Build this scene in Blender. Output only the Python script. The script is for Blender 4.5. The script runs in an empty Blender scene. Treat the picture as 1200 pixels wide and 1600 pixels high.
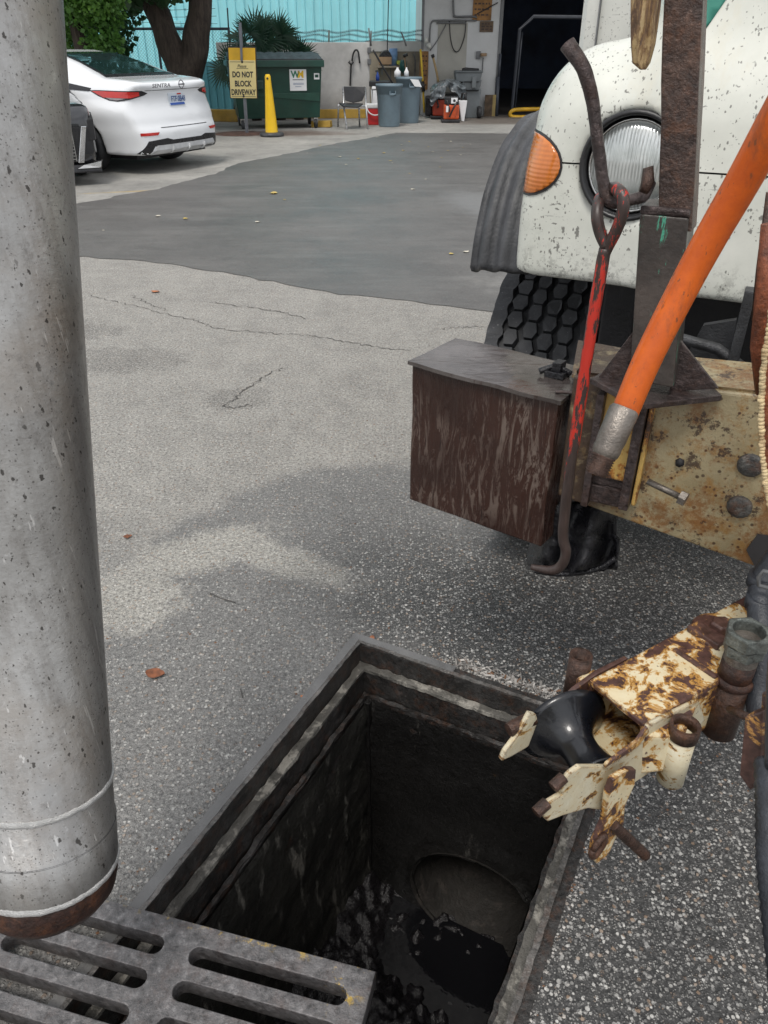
import bpy, bmesh, math, random
import numpy as np
from mathutils import Vector, Matrix, noise as mnoise
random.seed(7)
SC = bpy.context.scene
COL = SC.collection

# ---------------------------------------------------------------- camera, sky, sun, exposure
F_PX = 1200.0; CAM_H = 1.5; PITCH = math.atan(730/1200)
cam_d = bpy.data.cameras.new('camera'); cam = bpy.data.objects.new('camera', cam_d); COL.objects.link(cam)
cam_d.sensor_fit = 'HORIZONTAL'; cam_d.sensor_width = 36; cam_d.lens = 36*F_PX/1200
cam_d.clip_start = 0.02; cam_d.clip_end = 600
cam.location = (0, 0, CAM_H); cam.rotation_euler = (math.pi/2 - PITCH, 0, 0)
SC.camera = cam
SUN_EL = math.radians(62); SUN_AZ = math.radians(200)      # high, soft, from behind the camera's left
w = bpy.data.worlds.new('World'); SC.world = w; w.use_nodes = True
nt = w.node_tree; nt.nodes.clear()
sky = nt.nodes.new('ShaderNodeTexSky'); sky.sky_type = 'NISHITA'; sky.sun_disc = False
sky.sun_elevation = SUN_EL; sky.sun_rotation = SUN_AZ; sky.dust_density = 4; sky.air_density = 1.2
tc = nt.nodes.new('ShaderNodeTexCoord')
cn = nt.nodes.new('ShaderNodeTexNoise'); cn.inputs['Scale'].default_value = 2.2; cn.inputs['Detail'].default_value = 6
cr = nt.nodes.new('ShaderNodeMapRange'); cr.inputs['From Min'].default_value = .35; cr.inputs['From Max'].default_value = .7
cr.inputs['To Min'].default_value = 5.4; cr.inputs['To Max'].default_value = 8.6
cc = nt.nodes.new('ShaderNodeVectorMath'); cc.operation = 'SCALE'; cc.inputs[0].default_value = (1.0, 1.012, 1.035)
mx = nt.nodes.new('ShaderNodeMix'); mx.data_type = 'RGBA'; mx.inputs[0].default_value = .82
bg = nt.nodes.new('ShaderNodeBackground'); bg.inputs['Strength'].default_value = .115
wo = nt.nodes.new('ShaderNodeOutputWorld')
nt.links.new(tc.outputs['Generated'], cn.inputs['Vector']); nt.links.new(cn.outputs[0], cr.inputs[0])
nt.links.new(cr.outputs[0], cc.inputs['Scale'])
nt.links.new(sky.outputs[0], mx.inputs[6]); nt.links.new(cc.outputs[0], mx.inputs[7])
nt.links.new(mx.outputs[2], bg.inputs[0]); nt.links.new(bg.outputs[0], wo.inputs[0])
sd = bpy.data.lights.new('sun', 'SUN'); sd.energy = 1.45; sd.angle = math.radians(16); sd.color = (1, .96, .9)
sun = bpy.data.objects.new('sun', sd); COL.objects.link(sun)
_d = Vector((math.sin(SUN_AZ)*math.cos(SUN_EL), math.cos(SUN_AZ)*math.cos(SUN_EL), math.sin(SUN_EL)))
sun.rotation_euler = (-_d).to_track_quat('-Z', 'Y').to_euler()
SC.view_settings.view_transform = 'Standard'; SC.view_settings.look = 'None'
SC.view_settings.exposure = 0.46; SC.view_settings.gamma = 1
SC.view_settings.use_curve_mapping = False

# ---------------------------------------------------------------- measuring helpers (sight lines to real depths)
_c, _s = math.cos(PITCH), math.sin(PITCH)
def ray(u, v):
    x = (u-600)/F_PX; y = (800-v)/F_PX
    return Vector((x, _c+y*_s, -_s+y*_c))
O = Vector((0, 0, CAM_H))
def onz(u, v, z=0.0):
    r = ray(u, v); return O + r*((z-CAM_H)/r.z)
def ony(u, v, Y):
    r = ray(u, v); return O + r*(Y/r.y)
ANG = math.radians(-27)
E1 = Vector((math.cos(ANG), math.sin(ANG), 0)); EB = Vector((-math.sin(ANG), math.cos(ANG), 0)); UP = Vector((0, 0, 1))
def onk(u, v, k):
    r = ray(u, v); return O + r*(k/(r.x*EB.x+r.y*EB.y))
def T(a, k, z):                      # truck frame: a across, k away from the photographer, z up
    return E1*a + EB*k + UP*z
def frame(o, ang):
    o = Vector(o); cx = Vector((math.cos(ang), math.sin(ang), 0)); cy = Vector((-math.sin(ang), math.cos(ang), 0))
    return lambda x, y, z: o + cx*x + cy*y + UP*z
ID = lambda x, y, z: Vector((x, y, z))

# ---------------------------------------------------------------- object helpers
def tag(o, label=None, cat=None, group=None, kind=None):
    if label: o['label'] = label
    if cat: o['category'] = cat
    if group: o['group'] = group
    if kind: o['kind'] = kind
    return o
def thing(name, label, cat, loc, group=None):
    o = bpy.data.objects.new(name, None); COL.objects.link(o); o.location = loc; o.empty_display_size = .1
    return tag(o, label, cat, group)
def origin(o):
    v = Vector(o.location)
    return v + origin(o.parent) if o.parent else v

class MB:
    """collects shapes in world coordinates, then links them as ONE object"""
    def __init__(s, f=ID): s.v = []; s.f = []; s.fn = f; s.sm = []
    def add(s, vs, fs, smooth=False):
        n = len(s.v); s.v += [Vector(s.fn(*p)) for p in vs]
        s.f += [[n+i for i in q] for q in fs]; s.sm += [smooth]*len(fs); return s
    def box(s, x0, x1, y0, y1, z0, z1):
        return s.hexa([(x0,y0,z0),(x1,y0,z0),(x1,y1,z0),(x0,y1,z0)], [(x0,y0,z1),(x1,y0,z1),(x1,y1,z1),(x0,y1,z1)])
    def hexa(s, b, t):
        return s.prism(b, t)
    def prism(s, b, t):
        n = len(b)
        return s.add(list(b)+list(t), [list(range(n))[::-1], list(range(n, 2*n))]+[[i, (i+1) % n, n+(i+1) % n, n+i] for i in range(n)])
    def ext(s, poly, d):
        d = Vector(d); return s.prism([Vector(p) for p in poly], [Vector(p)+d for p in poly])
    def tube(s, pts, r, n=12, caps=True, smooth=True, hollow=0, rr=None):
        pts = [Vector(p) for p in pts]; m = len(pts)
        if not hasattr(r, '__len__'): r = [r]*m
        tang = [(pts[min(i+1, m-1)]-pts[max(i-1, 0)]).normalized() for i in range(m)]
        a = tang[0].orthogonal().normalized(); vs = []
        for i in range(m):
            a = (a - tang[i]*a.dot(tang[i])).normalized(); b = tang[i].cross(a)
            for j in range(n):
                t = 2*math.pi*j/n; vs.append(pts[i]+(a*math.cos(t)+b*math.sin(t))*r[i])
        fs = [[i*n+j, i*n+(j+1) % n, (i+1)*n+(j+1) % n, (i+1)*n+j] for i in range(m-1) for j in range(n)]
        s.add(vs, fs, smooth)
        if caps: s.add(vs[:n], [list(range(n))[::-1]]); s.add(vs[-n:], [list(range(n))])
        return s
    def pipe(s, p0, p1, r, ri, n=20):      # hollow straight pipe
        p0 = Vector(p0); p1 = Vector(p1); t = (p1-p0).normalized(); a = t.orthogonal().normalized(); b = t.cross(a)
        ring = lambda p, R: [p+(a*math.cos(2*math.pi*j/n)+b*math.sin(2*math.pi*j/n))*R for j in range(n)]
        vs = ring(p0, r)+ring(p1, r)+ring(p1, ri)+ring(p0, ri)
        for k in range(4):
            s.add(vs, [[k*n+j, k*n+(j+1) % n, ((k+1) % 4)*n+(j+1) % n, ((k+1) % 4)*n+j] for j in range(n)], k in (0, 2))
        return s
    def lathe(s, prof, c, axis=(0, 0, 1), n=24, arc=(0, 2*math.pi)):   # prof: (r, h)
        c = Vector(c); t = Vector(axis).normalized(); a = t.orthogonal().normalized() if abs(t.z) < .9 else Vector((1, 0, 0)); a = (a-t*a.dot(t)).normalized(); b = t.cross(a)
        vs = []; full = abs(arc[1]-arc[0]-2*math.pi) < 1e-6; cols = n if full else n+1
        for (r, h) in prof:
            for j in range(cols):
                th = arc[0]+(arc[1]-arc[0])*j/n; vs.append(c+t*h+(a*math.cos(th)+b*math.sin(th))*r)
        fs = [[i*cols+j, i*cols+(j+1) % cols, (i+1)*cols+(j+1) % cols, (i+1)*cols+j] for i in range(len(prof)-1) for j in range(n)]
        return s.add(vs, fs, True)
    def build(s, name, m, parent=None, bevel=0, seg=2, auto=35, jit=0, jscale=20, cut=0):
        me = bpy.data.meshes.new(name); off = origin(parent) if parent else Vector((0, 0, 0))
        me.from_pydata([p-off for p in s.v], [], s.f)
        me.polygons.foreach_set('use_smooth', s.sm)
        bm = bmesh.new(); bm.from_mesh(me)
        bmesh.ops.remove_doubles(bm, verts=bm.verts, dist=1e-5)
        bmesh.ops.recalc_face_normals(bm, faces=bm.faces)
        if cut:
            for _ in range(6):
                es = [e for e in bm.edges if e.calc_length() > cut]
                if not es: break
                bmesh.ops.subdivide_edges(bm, edges=es, cuts=1, use_grid_fill=True)
        if bevel:
            es = [e for e in bm.edges if len(e.link_faces) == 2 and e.calc_face_angle(0) > math.radians(auto)]
            bmesh.ops.bevel(bm, geom=es, offset=bevel, segments=seg, affect='EDGES', profile=.6, clamp_overlap=True)
        if jit:
            for q in bm.verts:
                n = mnoise.noise_vector((q.co+off)*jscale); q.co += n*jit
        bm.to_mesh(me); bm.free()
        me.materials.append(m)
        o = bpy.data.objects.new(name, me); COL.objects.link(o); o.parent = parent
        return o

def smoothline(pts, sub=6):
    P = [Vector(p) for p in pts]; P = [P[0]*2-P[1]]+P+[P[-1]*2-P[-2]]; out = []
    for i in range(1, len(P)-2):
        for j in range(sub):
            t = j/sub; a, b, c, d = P[i-1:i+3]
            out.append(.5*((2*b)+(c-a)*t+(2*a-5*b+4*c-d)*t*t+(3*b-a-3*c+d)*t**3))
    return out+[P[-2]]

def plate(name, m, parent, outline, holes, f, thick, bevel=0):
    """flat plate with holes: outline in (x, y), f maps (x, y, z) to the world, extruded thick along z"""
    cu = bpy.data.curves.new(name, 'CURVE'); cu.dimensions = '2D'; cu.fill_mode = 'BOTH'; cu.extrude = thick/2; cu.bevel_depth = bevel
    for poly in [outline]+holes:
        sp = cu.splines.new('POLY'); sp.points.add(len(poly)-1); sp.use_cyclic_u = True
        for i, p in enumerate(poly): sp.points[i].co = (p[0], p[1], 0, 1)
    o = bpy.data.objects.new('tmp', cu); COL.objects.link(o); dg = bpy.context.evaluated_depsgraph_get()
    me = bpy.data.meshes.new_from_object(o.evaluated_get(dg)); bpy.data.objects.remove(o); bpy.data.curves.remove(cu)
    off = origin(parent) if parent else Vector((0, 0, 0))
    for q in me.vertices: q.co = f(q.co.x, q.co.y, q.co.z+thick/2)-off
    me.materials.clear(); me.materials.append(m); me.name = name
    o = bpy.data.objects.new(name, me); COL.objects.link(o); o.parent = parent; return o
def slot(x0, x1, yc, r, n=7):
    return [(x1-r+r*math.sin(math.pi*i/n), yc-r*math.cos(math.pi*i/n)) for i in range(n+1)]+[(x0+r-r*math.sin(math.pi*i/n), yc+r*math.cos(math.pi*i/n)) for i in range(n+1)]

def text(name, s, m, parent, f, size, x, y, align='CENTER', sx=1.0, depth=.002, shear=0, bold=0):
    cu = bpy.data.curves.new(name, 'FONT'); cu.body = s; cu.size = size; cu.align_x = align; cu.align_y = 'CENTER'; cu.extrude = depth/2; cu.shear = shear; cu.offset = bold
    cu.resolution_u = 3
    o = bpy.data.objects.new('tmp', cu); COL.objects.link(o); dg = bpy.context.evaluated_depsgraph_get()
    me = bpy.data.meshes.new_from_object(o.evaluated_get(dg)); bpy.data.objects.remove(o)
    off = origin(parent) if parent else Vector((0, 0, 0))
    for q in me.vertices: q.co = f(q.co.x*sx+x, q.co.z, q.co.y+y)-off
    me.materials.clear(); me.materials.append(m)
    o = bpy.data.objects.new(name, me); COL.objects.link(o); o.parent = parent; return o

# ---- signed-distance modelling
def smin(a, b, k):
    h = np.clip(.5+.5*(b-a)/k, 0, 1); return b*(1-h)+a*h-k*h*(1-h)
def smax(a, b, k): return -smin(-a, -b, k)
def sst(x, a, b):
    t = np.clip((x-a)/(b-a), 0, 1); return t*t*(3-2*t)
def rbox(x, y, z, c, h, r):
    qx = np.abs(x-c[0])-h[0]+r; qy = np.abs(y-c[1])-h[1]+r; qz = np.abs(z-c[2])-h[2]+r
    return np.sqrt(np.maximum(qx, 0)**2+np.maximum(qy, 0)**2+np.maximum(qz, 0)**2)+np.minimum(np.maximum(qx, np.maximum(qy, qz)), 0)-r
def surfnets(fn, lo, hi, res):
    ax = [np.arange(lo[i], hi[i]+res, res) for i in range(3)]
    X, Y, Z = np.meshgrid(*ax, indexing='ij'); D = fn(X, Y, Z); S = D < 0
    nx, ny, nz = D.shape; cnt = np.zeros((nx-1, ny-1, nz-1)); acc = np.zeros((nx-1, ny-1, nz-1, 3))
    co = [(i, j, k) for i in (0, 1) for j in (0, 1) for k in (0, 1)]
    sl = lambda c: tuple(slice(c[i], D.shape[i]-1+c[i]) for i in range(3))
    for a in co:
        for d in range(3):
            if a[d]: continue
            b = list(a); b[d] = 1; A = D[sl(a)]; B = D[sl(b)]; m = (A < 0) != (B < 0)
            t = np.where(m, A/np.where(m, A-B, 1), 0)
            for q in range(3): acc[..., q] += np.where(m, a[q]+(t if q == d else 0), 0)
            cnt += m
    act = cnt > 0; idx = -np.ones(cnt.shape, int); idx[act] = np.arange(act.sum())
    g = np.argwhere(act); V = (g+acc[act]/cnt[act][:, None])*res+np.array(lo); F = []
    for d in range(3):
        A = np.take(S, range(0, D.shape[d]-1), d); B = np.take(S, range(1, D.shape[d]), d)
        u, v = [(1, 2), (0, 2), (0, 1)][d]
        for e in np.argwhere(A != B):
            if e[u] < 1 or e[v] < 1 or e[u] >= D.shape[u]-1 or e[v] >= D.shape[v]-1: continue
            q = []
            for du, dv in ((-1, -1), (0, -1), (0, 0), (-1, 0)):
                c = list(e); c[u] += du; c[v] += dv; q.append(idx[tuple(c)])
            if min(q) >= 0: F.append(q)
    return V, F
def sdfpart(name, m, parent, fn, lo, hi, res, f=ID, cuts=()):
    V, Fc = surfnets(fn, lo, hi, res); off = origin(parent) if parent else Vector((0, 0, 0))
    me = bpy.data.meshes.new(name); me.from_pydata([tuple(p) for p in V], [], Fc)
    bm = bmesh.new(); bm.from_mesh(me); bmesh.ops.recalc_face_normals(bm, faces=bm.faces)
    for (co, no) in cuts:
        bmesh.ops.bisect_plane(bm, geom=bm.verts[:]+bm.edges[:]+bm.faces[:], plane_co=co, plane_no=no, clear_outer=True)
    for q in bm.verts: q.co = f(*q.co)-off
    for q in bm.faces: q.smooth = True
    bm.to_mesh(me); bm.free(); me.materials.append(m)
    o = bpy.data.objects.new(name, me); COL.objects.link(o); o.parent = parent; return o
def decal(name, m, parent, poly, o0, us, ut, d, sdf, off=.002, depth=.01, step=.03, f=ID, tmax=1.5, bulge=0):
    """a skin that lies on the modelled surface: polygon (s, t) pushed along d until it meets the surface"""
    bm = bmesh.new(); vs = [bm.verts.new((p[0], p[1], 0)) for p in poly]; bm.faces.new(vs)
    bmesh.ops.triangulate(bm, faces=bm.faces)
    for ax in (0, 1):
        a = min(p[ax] for p in poly); b = max(p[ax] for p in poly); n = int((b-a)/step)
        for i in range(1, n+1):
            co = [0, 0, 0]; no = [0, 0, 0]; co[ax] = a+(b-a)*i/(n+1); no[ax] = 1
            bmesh.ops.bisect_plane(bm, geom=bm.verts[:]+bm.edges[:]+bm.faces[:], plane_co=co, plane_no=no)
    bm.verts.ensure_lookup_table(); d = np.array(d, float); d /= np.linalg.norm(d)
    st = np.array([(q.co.x, q.co.y) for q in bm.verts]); P = np.array(o0)+st[:, :1]*np.array(us)+st[:, 1:]*np.array(ut)
    t = np.zeros(len(P)); stp = .01; hit = np.zeros(len(P), bool)
    while stp > 1e-4:
        for _ in range(int(tmax/stp) if stp == .01 else 12):
            Q = P+d*t[:, None]; hit = sdf(Q[:, 0], Q[:, 1], Q[:, 2]) < 0; t = np.where(hit, t, t+stp)
            if hit.all(): break
        t -= stp; stp /= 8
    ctr = st.mean(0); ext = np.abs(st-ctr).max(0)
    bl = bulge*np.clip(1-(((st-ctr)/ext)**2).sum(1), 0, 1)
    bnd = [e for e in bm.edges if e.is_boundary]
    for i, q in enumerate(bm.verts): q.co = Vector(P[i]+d*(t[i]-off-bl[i]))
    if depth:
        r = bmesh.ops.extrude_edge_only(bm, edges=bnd); nv = [g for g in r['geom'] if isinstance(g, bmesh.types.BMVert)]
        for q in nv: q.co += Vector(d)*depth
    bmesh.ops.recalc_face_normals(bm, faces=bm.faces)
    op = origin(parent) if parent else Vector((0, 0, 0))
    for q in bm.verts: q.co = f(*q.co)-op
    for q in bm.faces: q.smooth = depth < .004 or bulge > 0
    me = bpy.data.meshes.new(name); bm.to_mesh(me); bm.free(); me.materials.append(m)
    o = bpy.data.objects.new(name, me); COL.objects.link(o); o.parent = parent; return o

# ---------------------------------------------------------------- materials
class NT:
    def __init__(s, name, scale=1.0):
        s.m = bpy.data.materials.new(name); s.m.use_nodes = True; s.t = s.m.node_tree; s.t.nodes.clear()
        s.out = s.n('ShaderNodeOutputMaterial'); s.b = s.n('ShaderNodeBsdfPrincipled'); s.l(s.b.outputs[0], s.out.inputs[0])
        s.co = s.n('ShaderNodeNewGeometry').outputs['Position']
    def n(s, t): return s.t.nodes.new(t)
    def l(s, a, b): s.t.links.new(a, b)
    def set(s, sock, v):
        if isinstance(v, bpy.types.NodeSocket): s.l(v, sock)
        elif isinstance(v, (tuple, list)) and len(v) == 3 and sock.type == 'RGBA': sock.default_value = (*v, 1)
        else: sock.default_value = v
    def map(s, sc, rot=(0, 0, 0), loc=(0, 0, 0), co=None):
        n = s.n('ShaderNodeMapping'); s.l(co or s.co, n.inputs[0]); n.inputs['Scale'].default_value = sc; n.inputs['Rotation'].default_value = rot; n.inputs['Location'].default_value = loc; return n.outputs[0]
    def noise(s, sc, det=4, rough=.6, co=None, dist=0):
        n = s.n('ShaderNodeTexNoise'); s.l(co or s.co, n.inputs['Vector']); n.inputs['Scale'].default_value = sc; n.inputs['Detail'].default_value = det; n.inputs['Roughness'].default_value = rough; n.inputs['Distortion'].default_value = dist; return n.outputs[0]
    def warp(s, sc, amt, co=None):
        n = s.n('ShaderNodeTexNoise'); s.l(co or s.co, n.inputs['Vector']); n.inputs['Scale'].default_value = sc; n.inputs['Detail'].default_value = 4
        a = s.n('ShaderNodeVectorMath'); a.operation = 'MULTIPLY_ADD'; s.l(n.outputs['Color'], a.inputs[0]); a.inputs[1].default_value = (amt,)*3; s.l(co or s.co, a.inputs[2]); return a.outputs[0]
    def flecks(s, sc, mp, keep, r=.34, wa=.5, bias=None):
        """irregular chips: warped cells, each with a size of its own, only some kept"""
        v = s.n('ShaderNodeTexVoronoi'); s.l(s.map(mp, (.1, .3, .3), (0, 0, 0), s.warp(sc*1.6, wa/sc)), v.inputs['Vector']); v.inputs['Scale'].default_value = sc; c = s.xyz(v.outputs['Color'])
        q = s.ma('DIVIDE', v.outputs['Distance'], s.ma('ADD', s.ma('MULTIPLY', s.ma('POWER', c[1], 2.0), r), .10)); k = c[0] if bias is None else s.ma('ADD', c[0], bias)
        return s.ma('MULTIPLY', s.rng(q, .85, 1.1, 1, 0), s.rng(k, 1-keep, 1-keep+.03))
    def vor(s, sc, feat='F1', co=None, out='Distance', rnd=1):
        n = s.n('ShaderNodeTexVoronoi'); n.feature = feat; s.l(co or s.co, n.inputs['Vector']); n.inputs['Scale'].default_value = sc; n.inputs['Randomness'].default_value = rnd; return n.outputs[out]
    def rng(s, f, a, b, c=0.0, d=1.0, smooth=False):
        n = s.n('ShaderNodeMapRange'); s.set(n.inputs[0], f)
        if smooth: n.interpolation_type = 'SMOOTHSTEP'
        for i, x in enumerate((a, b, c, d)): n.inputs[i+1].default_value = x
        return n.outputs[0]
    def mix(s, f, a, b, mode='MIX'):
        n = s.n('ShaderNodeMix'); n.data_type = 'RGBA'; n.blend_type = mode; s.set(n.inputs[0], f); s.set(n.inputs[6], a); s.set(n.inputs[7], b); return n.outputs[2]
    def ma(s, op, a, b=0.0):
        n = s.n('ShaderNodeMath'); n.operation = op; s.set(n.inputs[0], a); s.set(n.inputs[1], b); return n.outputs[0]
    def xyz(s, co=None):
        n = s.n('ShaderNodeSeparateXYZ'); s.l(co or s.co, n.inputs[0]); return n.outputs
    def bump(s, h, st=.5, dist=.01):
        n = s.n('ShaderNodeBump'); s.l(h, n.inputs['Height']); n.inputs['Strength'].default_value = st; n.inputs['Distance'].default_value = dist; s.l(n.outputs[0], s.b.inputs['Normal'])
    def fin(s, col, rough=.6, metal=0.0, spec=None, coat=None):
        s.set(s.b.inputs['Base Color'], col); s.set(s.b.inputs['Roughness'], rough); s.set(s.b.inputs['Metallic'], metal)
        if spec is not None: s.b.inputs['Specular IOR Level'].default_value = spec
        if coat: s.b.inputs['Coat Weight'].default_value = coat; s.b.inputs['Coat Roughness'].default_value = .08
        return s.m
def plain(name, col, rough=.55, metal=0.0, var=.12, sc=6, bump=.15, coat=None, dirt=None):
    n = NT(name); k = n.noise(sc, 5); dark = tuple(c*(1-var*2) for c in col); light = tuple(min(1, c*(1+var)) for c in col)
    c = n.mix(n.rng(k, .3, .7), dark, light)
    if dirt: c = n.mix(n.rng(n.noise(sc*.7, 8, .7), .5, .75, 0, dirt[1]), c, dirt[0])
    if bump: n.bump(n.noise(sc*12, 4), bump, .004)
    r = n.rng(n.noise(sc*3), .3, .7, rough-.08, rough+.08)
    return n.fin(c, r, metal, coat=coat)
def ellmask(n, cx, cy, rx, ry, rot=0, nz=None, soft=.25, amp=.9):
    mp = n.n('ShaderNodeMapping'); mp.vector_type = 'TEXTURE'; n.l(n.co, mp.inputs[0])
    mp.inputs['Location'].default_value = (cx, cy, 0); mp.inputs['Rotation'].default_value = (0, 0, rot); mp.inputs['Scale'].default_value = (rx, ry, 1)
    x = n.xyz(mp.outputs[0]); L = n.ma('SQRT', n.ma('ADD', n.ma('MULTIPLY', x[0], x[0]), n.ma('MULTIPLY', x[1], x[1])))
    if nz is not None: L = n.ma('ADD', L, n.ma('MULTIPLY', n.ma('SUBTRACT', nz, .5), amp))
    return n.rng(L, 1-soft, 1+soft, 1, 0, True)
def umax(n, *a):
    r = a[0]
    for b in a[1:]: r = n.ma('MAXIMUM', r, b)
    return r
def mat_ground():
    n = NT('aggregate_asphalt')
    nz = n.noise(2.3, 6, .65); nz2 = n.noise(9, 6, .7); fine = n.noise(60, 3, .6)
    v = n.n('ShaderNodeTexVoronoi'); n.l(n.co, v.inputs['Vector']); v.inputs['Scale'].default_value = 125
    v2 = n.n('ShaderNodeTexVoronoi'); n.l(n.co, v2.inputs['Vector']); v2.inputs['Scale'].default_value = 70
    cs = n.xyz(v.outputs['Color']); cs2 = n.xyz(v2.outputs['Color'])
    v5 = n.n('ShaderNodeTexVoronoi'); n.l(n.co, v5.inputs['Vector']); v5.inputs['Scale'].default_value = 240; cs5 = n.xyz(v5.outputs['Color'])
    dn = n.rng(nz2, .35, .65, .6, 1.0)
    chip = n.ma('MULTIPLY', n.rng(v.outputs['Distance'], .40, .54, 1, 0), n.rng(n.ma('MULTIPLY', cs[0], dn), .42, .52))
    chip2 = n.ma('MULTIPLY', n.rng(v2.outputs['Distance'], .30, .42, 1, 0), n.rng(cs2[0], .80, .85))
    chip3 = n.ma('MULTIPLY', n.rng(v5.outputs['Distance'], .3, .55, .75, 0), n.rng(cs5[0], .35, .6))
    chip = umax(n, chip, chip2, chip3)
    grain = n.noise(85, 5, .85)
    matrix = n.mix(n.rng(nz, .3, .7), (.25, .24, .222), (.38, .365, .335))
    matrix = n.mix(n.rng(nz2, .35, .7, 0, .7), matrix, (.46, .44, .40))
    chipc = n.mix(n.ma('POWER', cs[1], 1.3), (.20, .195, .19), (.86, .84, .79)); chipc = n.mix(n.rng(cs[2], .9, .93, 0, .6), chipc, (.42, .25, .13))
    dry = n.mix(n.ma('MULTIPLY', chip, .55), matrix, chipc)
    dry = n.mix(n.rng(grain, .38, .50, .75, 0), dry, (.07, .068, .065)); dry = n.mix(n.rng(grain, .54, .66, 0, .6), dry, (.62, .60, .55))
    # wet and oily zones have their own outline
    wet = umax(n, ellmask(n, .10, 1.65, .98, 1.22, .2, nz, .05, .28), ellmask(n, -1.2, .8, .95, 1.35, 0, nz, .3, .6), ellmask(n, 1.1, .7, 1.5, 1.75, 0, nz, .15, .5))
    nz3 = n.noise(16, 8, .8)
    pale = umax(n, ellmask(n, -.64, 2.20, .26, .11, .55, nz3, .35, 2.6), ellmask(n, -.80, 1.93, .16, .16, 0, nz3, .35, 2.6), ellmask(n, -.36, 2.16, .30, .075, -.5, nz3, .35, 2.4), ellmask(n, -.98, 1.72, .10, .2, 0, nz2, .4, 1.4))
    wet = n.ma('MULTIPLY', wet, n.ma('SUBTRACT', 1.0, n.ma('MULTIPLY', pale, .95)))
    oil = umax(n, ellmask(n, .95, .75, .95, 1.05, .2, nz, .25, .5), ellmask(n, .46, 1.80, .66, .36, -.5, nz, .5, .8), ellmask(n, .82, 2.05, .42, .5, 0, nz2, .45, 1.6))
    blots = umax(n, ellmask(n, .72, 2.35, .2, .12, .3, nz2, .3, 1.9), ellmask(n, -1.45, 4.1, .35, .2, 0, nz2, .3, 1.8), ellmask(n, -.72, 3.55, .16, .14, .6, nz2, .3, 1.7), ellmask(n, -2.6, 10.2, .5, .8, .6, nz, .5, 1.), ellmask(n, -1.9, 4.6, .3, .18, 0, nz2, .3, 1.8))
    c = n.mix(n.ma('MULTIPLY', wet, .72), dry, n.mix(n.ma('MULTIPLY', chip, .55), n.mix(n.rng(grain, .40, .60), (.075, .073, .074), (.23, .225, .222)), chipc))
    c = n.mix(n.ma('MULTIPLY', pale, .6), c, n.mix(n.ma('MULTIPLY', chip, .6), n.mix(n.rng(grain, .40, .58), (.20, .19, .17), (.60, .58, .52)), chipc))
    c = n.mix(n.ma('MULTIPLY', oil, .86), c, n.mix(n.ma('MULTIPLY', chip, .78), n.mix(n.rng(grain, .45, .65), (.020, .020, .020), (.085, .083, .081)), chipc))
    c = n.mix(n.ma('MULTIPLY', n.ma('MULTIPLY', blots, n.rng(grain, .60, .42)), .45), c, (.06, .058, .055))
    far = n.rng(n.xyz()[1], 6.5, 9.5)
    lot = n.mix(n.rng(n.noise(.8, 8, .75), .32, .68), (.24, .235, .22), (.47, .455, .42))
    lot = n.mix(n.rng(n.noise(5, 6, .8), .5, .75, 0, .6), lot, (.17, .165, .15))
    c = n.mix(far, c, lot)
    red = umax(n, ellmask(n, -2.1, 16.9, 1.3, .55, 0, nz, .5, 1.1)); c = n.mix(n.ma('MULTIPLY', red, .75), c, (.10, .055, .035))
    slab = n.rng(n.ma('ADD', n.xyz()[1], n.ma('MULTIPLY', nz, .6)), 19.0, 19.5); c = n.mix(n.ma('MULTIPLY', slab, n.rng(n.xyz()[0], 1.0, 2.2, 0, .8)), c, (.13, .105, .085))
    yl = ellmask(n, -2.7, 9.95, .75, .05, .3, nz2, .6, 1.6); c = n.mix(n.ma('MULTIPLY', yl, .5), c, (.5, .33, .08))
    h = n.ma('ADD', n.ma('MULTIPLY', chip, .6), n.ma('ADD', n.ma('MULTIPLY', nz2, 1.2), n.ma('MULTIPLY', fine, .7)))
    n.bump(n.ma('ADD', h, grain), .9, .008)
    rough = n.mix(umax(n, wet, oil), (.85, .85, .85), (.42, .42, .42)); rb = n.n('ShaderNodeRGBToBW'); n.l(rough, rb.inputs[0])
    return n.fin(c, rb.outputs[0], 0, .5)
def mat_driveway():
    n = NT('sealed_asphalt'); nz = n.noise(.9, 7, .7); f = n.noise(90, 3, .7)
    c = n.mix(n.rng(nz, .3, .72), (.068, .064, .061), (.125, .120, .114))
    c = n.mix(n.rng(n.noise(120, 4, .85), .52, .66, 0, .6), c, (.26, .255, .24))
    c = n.mix(n.rng(n.noise(2.6, 8, .75), .55, .8, 0, .4), c, (.2, .195, .185))
    c = n.mix(n.rng(n.noise(1.6, 7, .75, n.map((.5, 2.2, 1), (0, 0, math.radians(-35)))), .48, .72, 0, .5), c, (.19, .185, .175)); c = n.mix(n.rng(n.noise(6, 8, .8), .55, .7, 0, .5), c, (.045, .044, .043)); c = n.mix(ellmask(n, 1.9, 5.2, 1.1, .45, -.5, n.noise(5, 7, .75), .5, 1.6), c, (.24, .235, .22)); c = n.mix(ellmask(n, 1.1, 8.9, .32, .9, .2, n.noise(5, 7, .75), .6, 1.2), c, (.17, .17, .168))
    n.bump(f, .5, .005); r = n.rng(nz, .35, .65, .42, .6)
    return n.fin(c, r)
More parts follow.
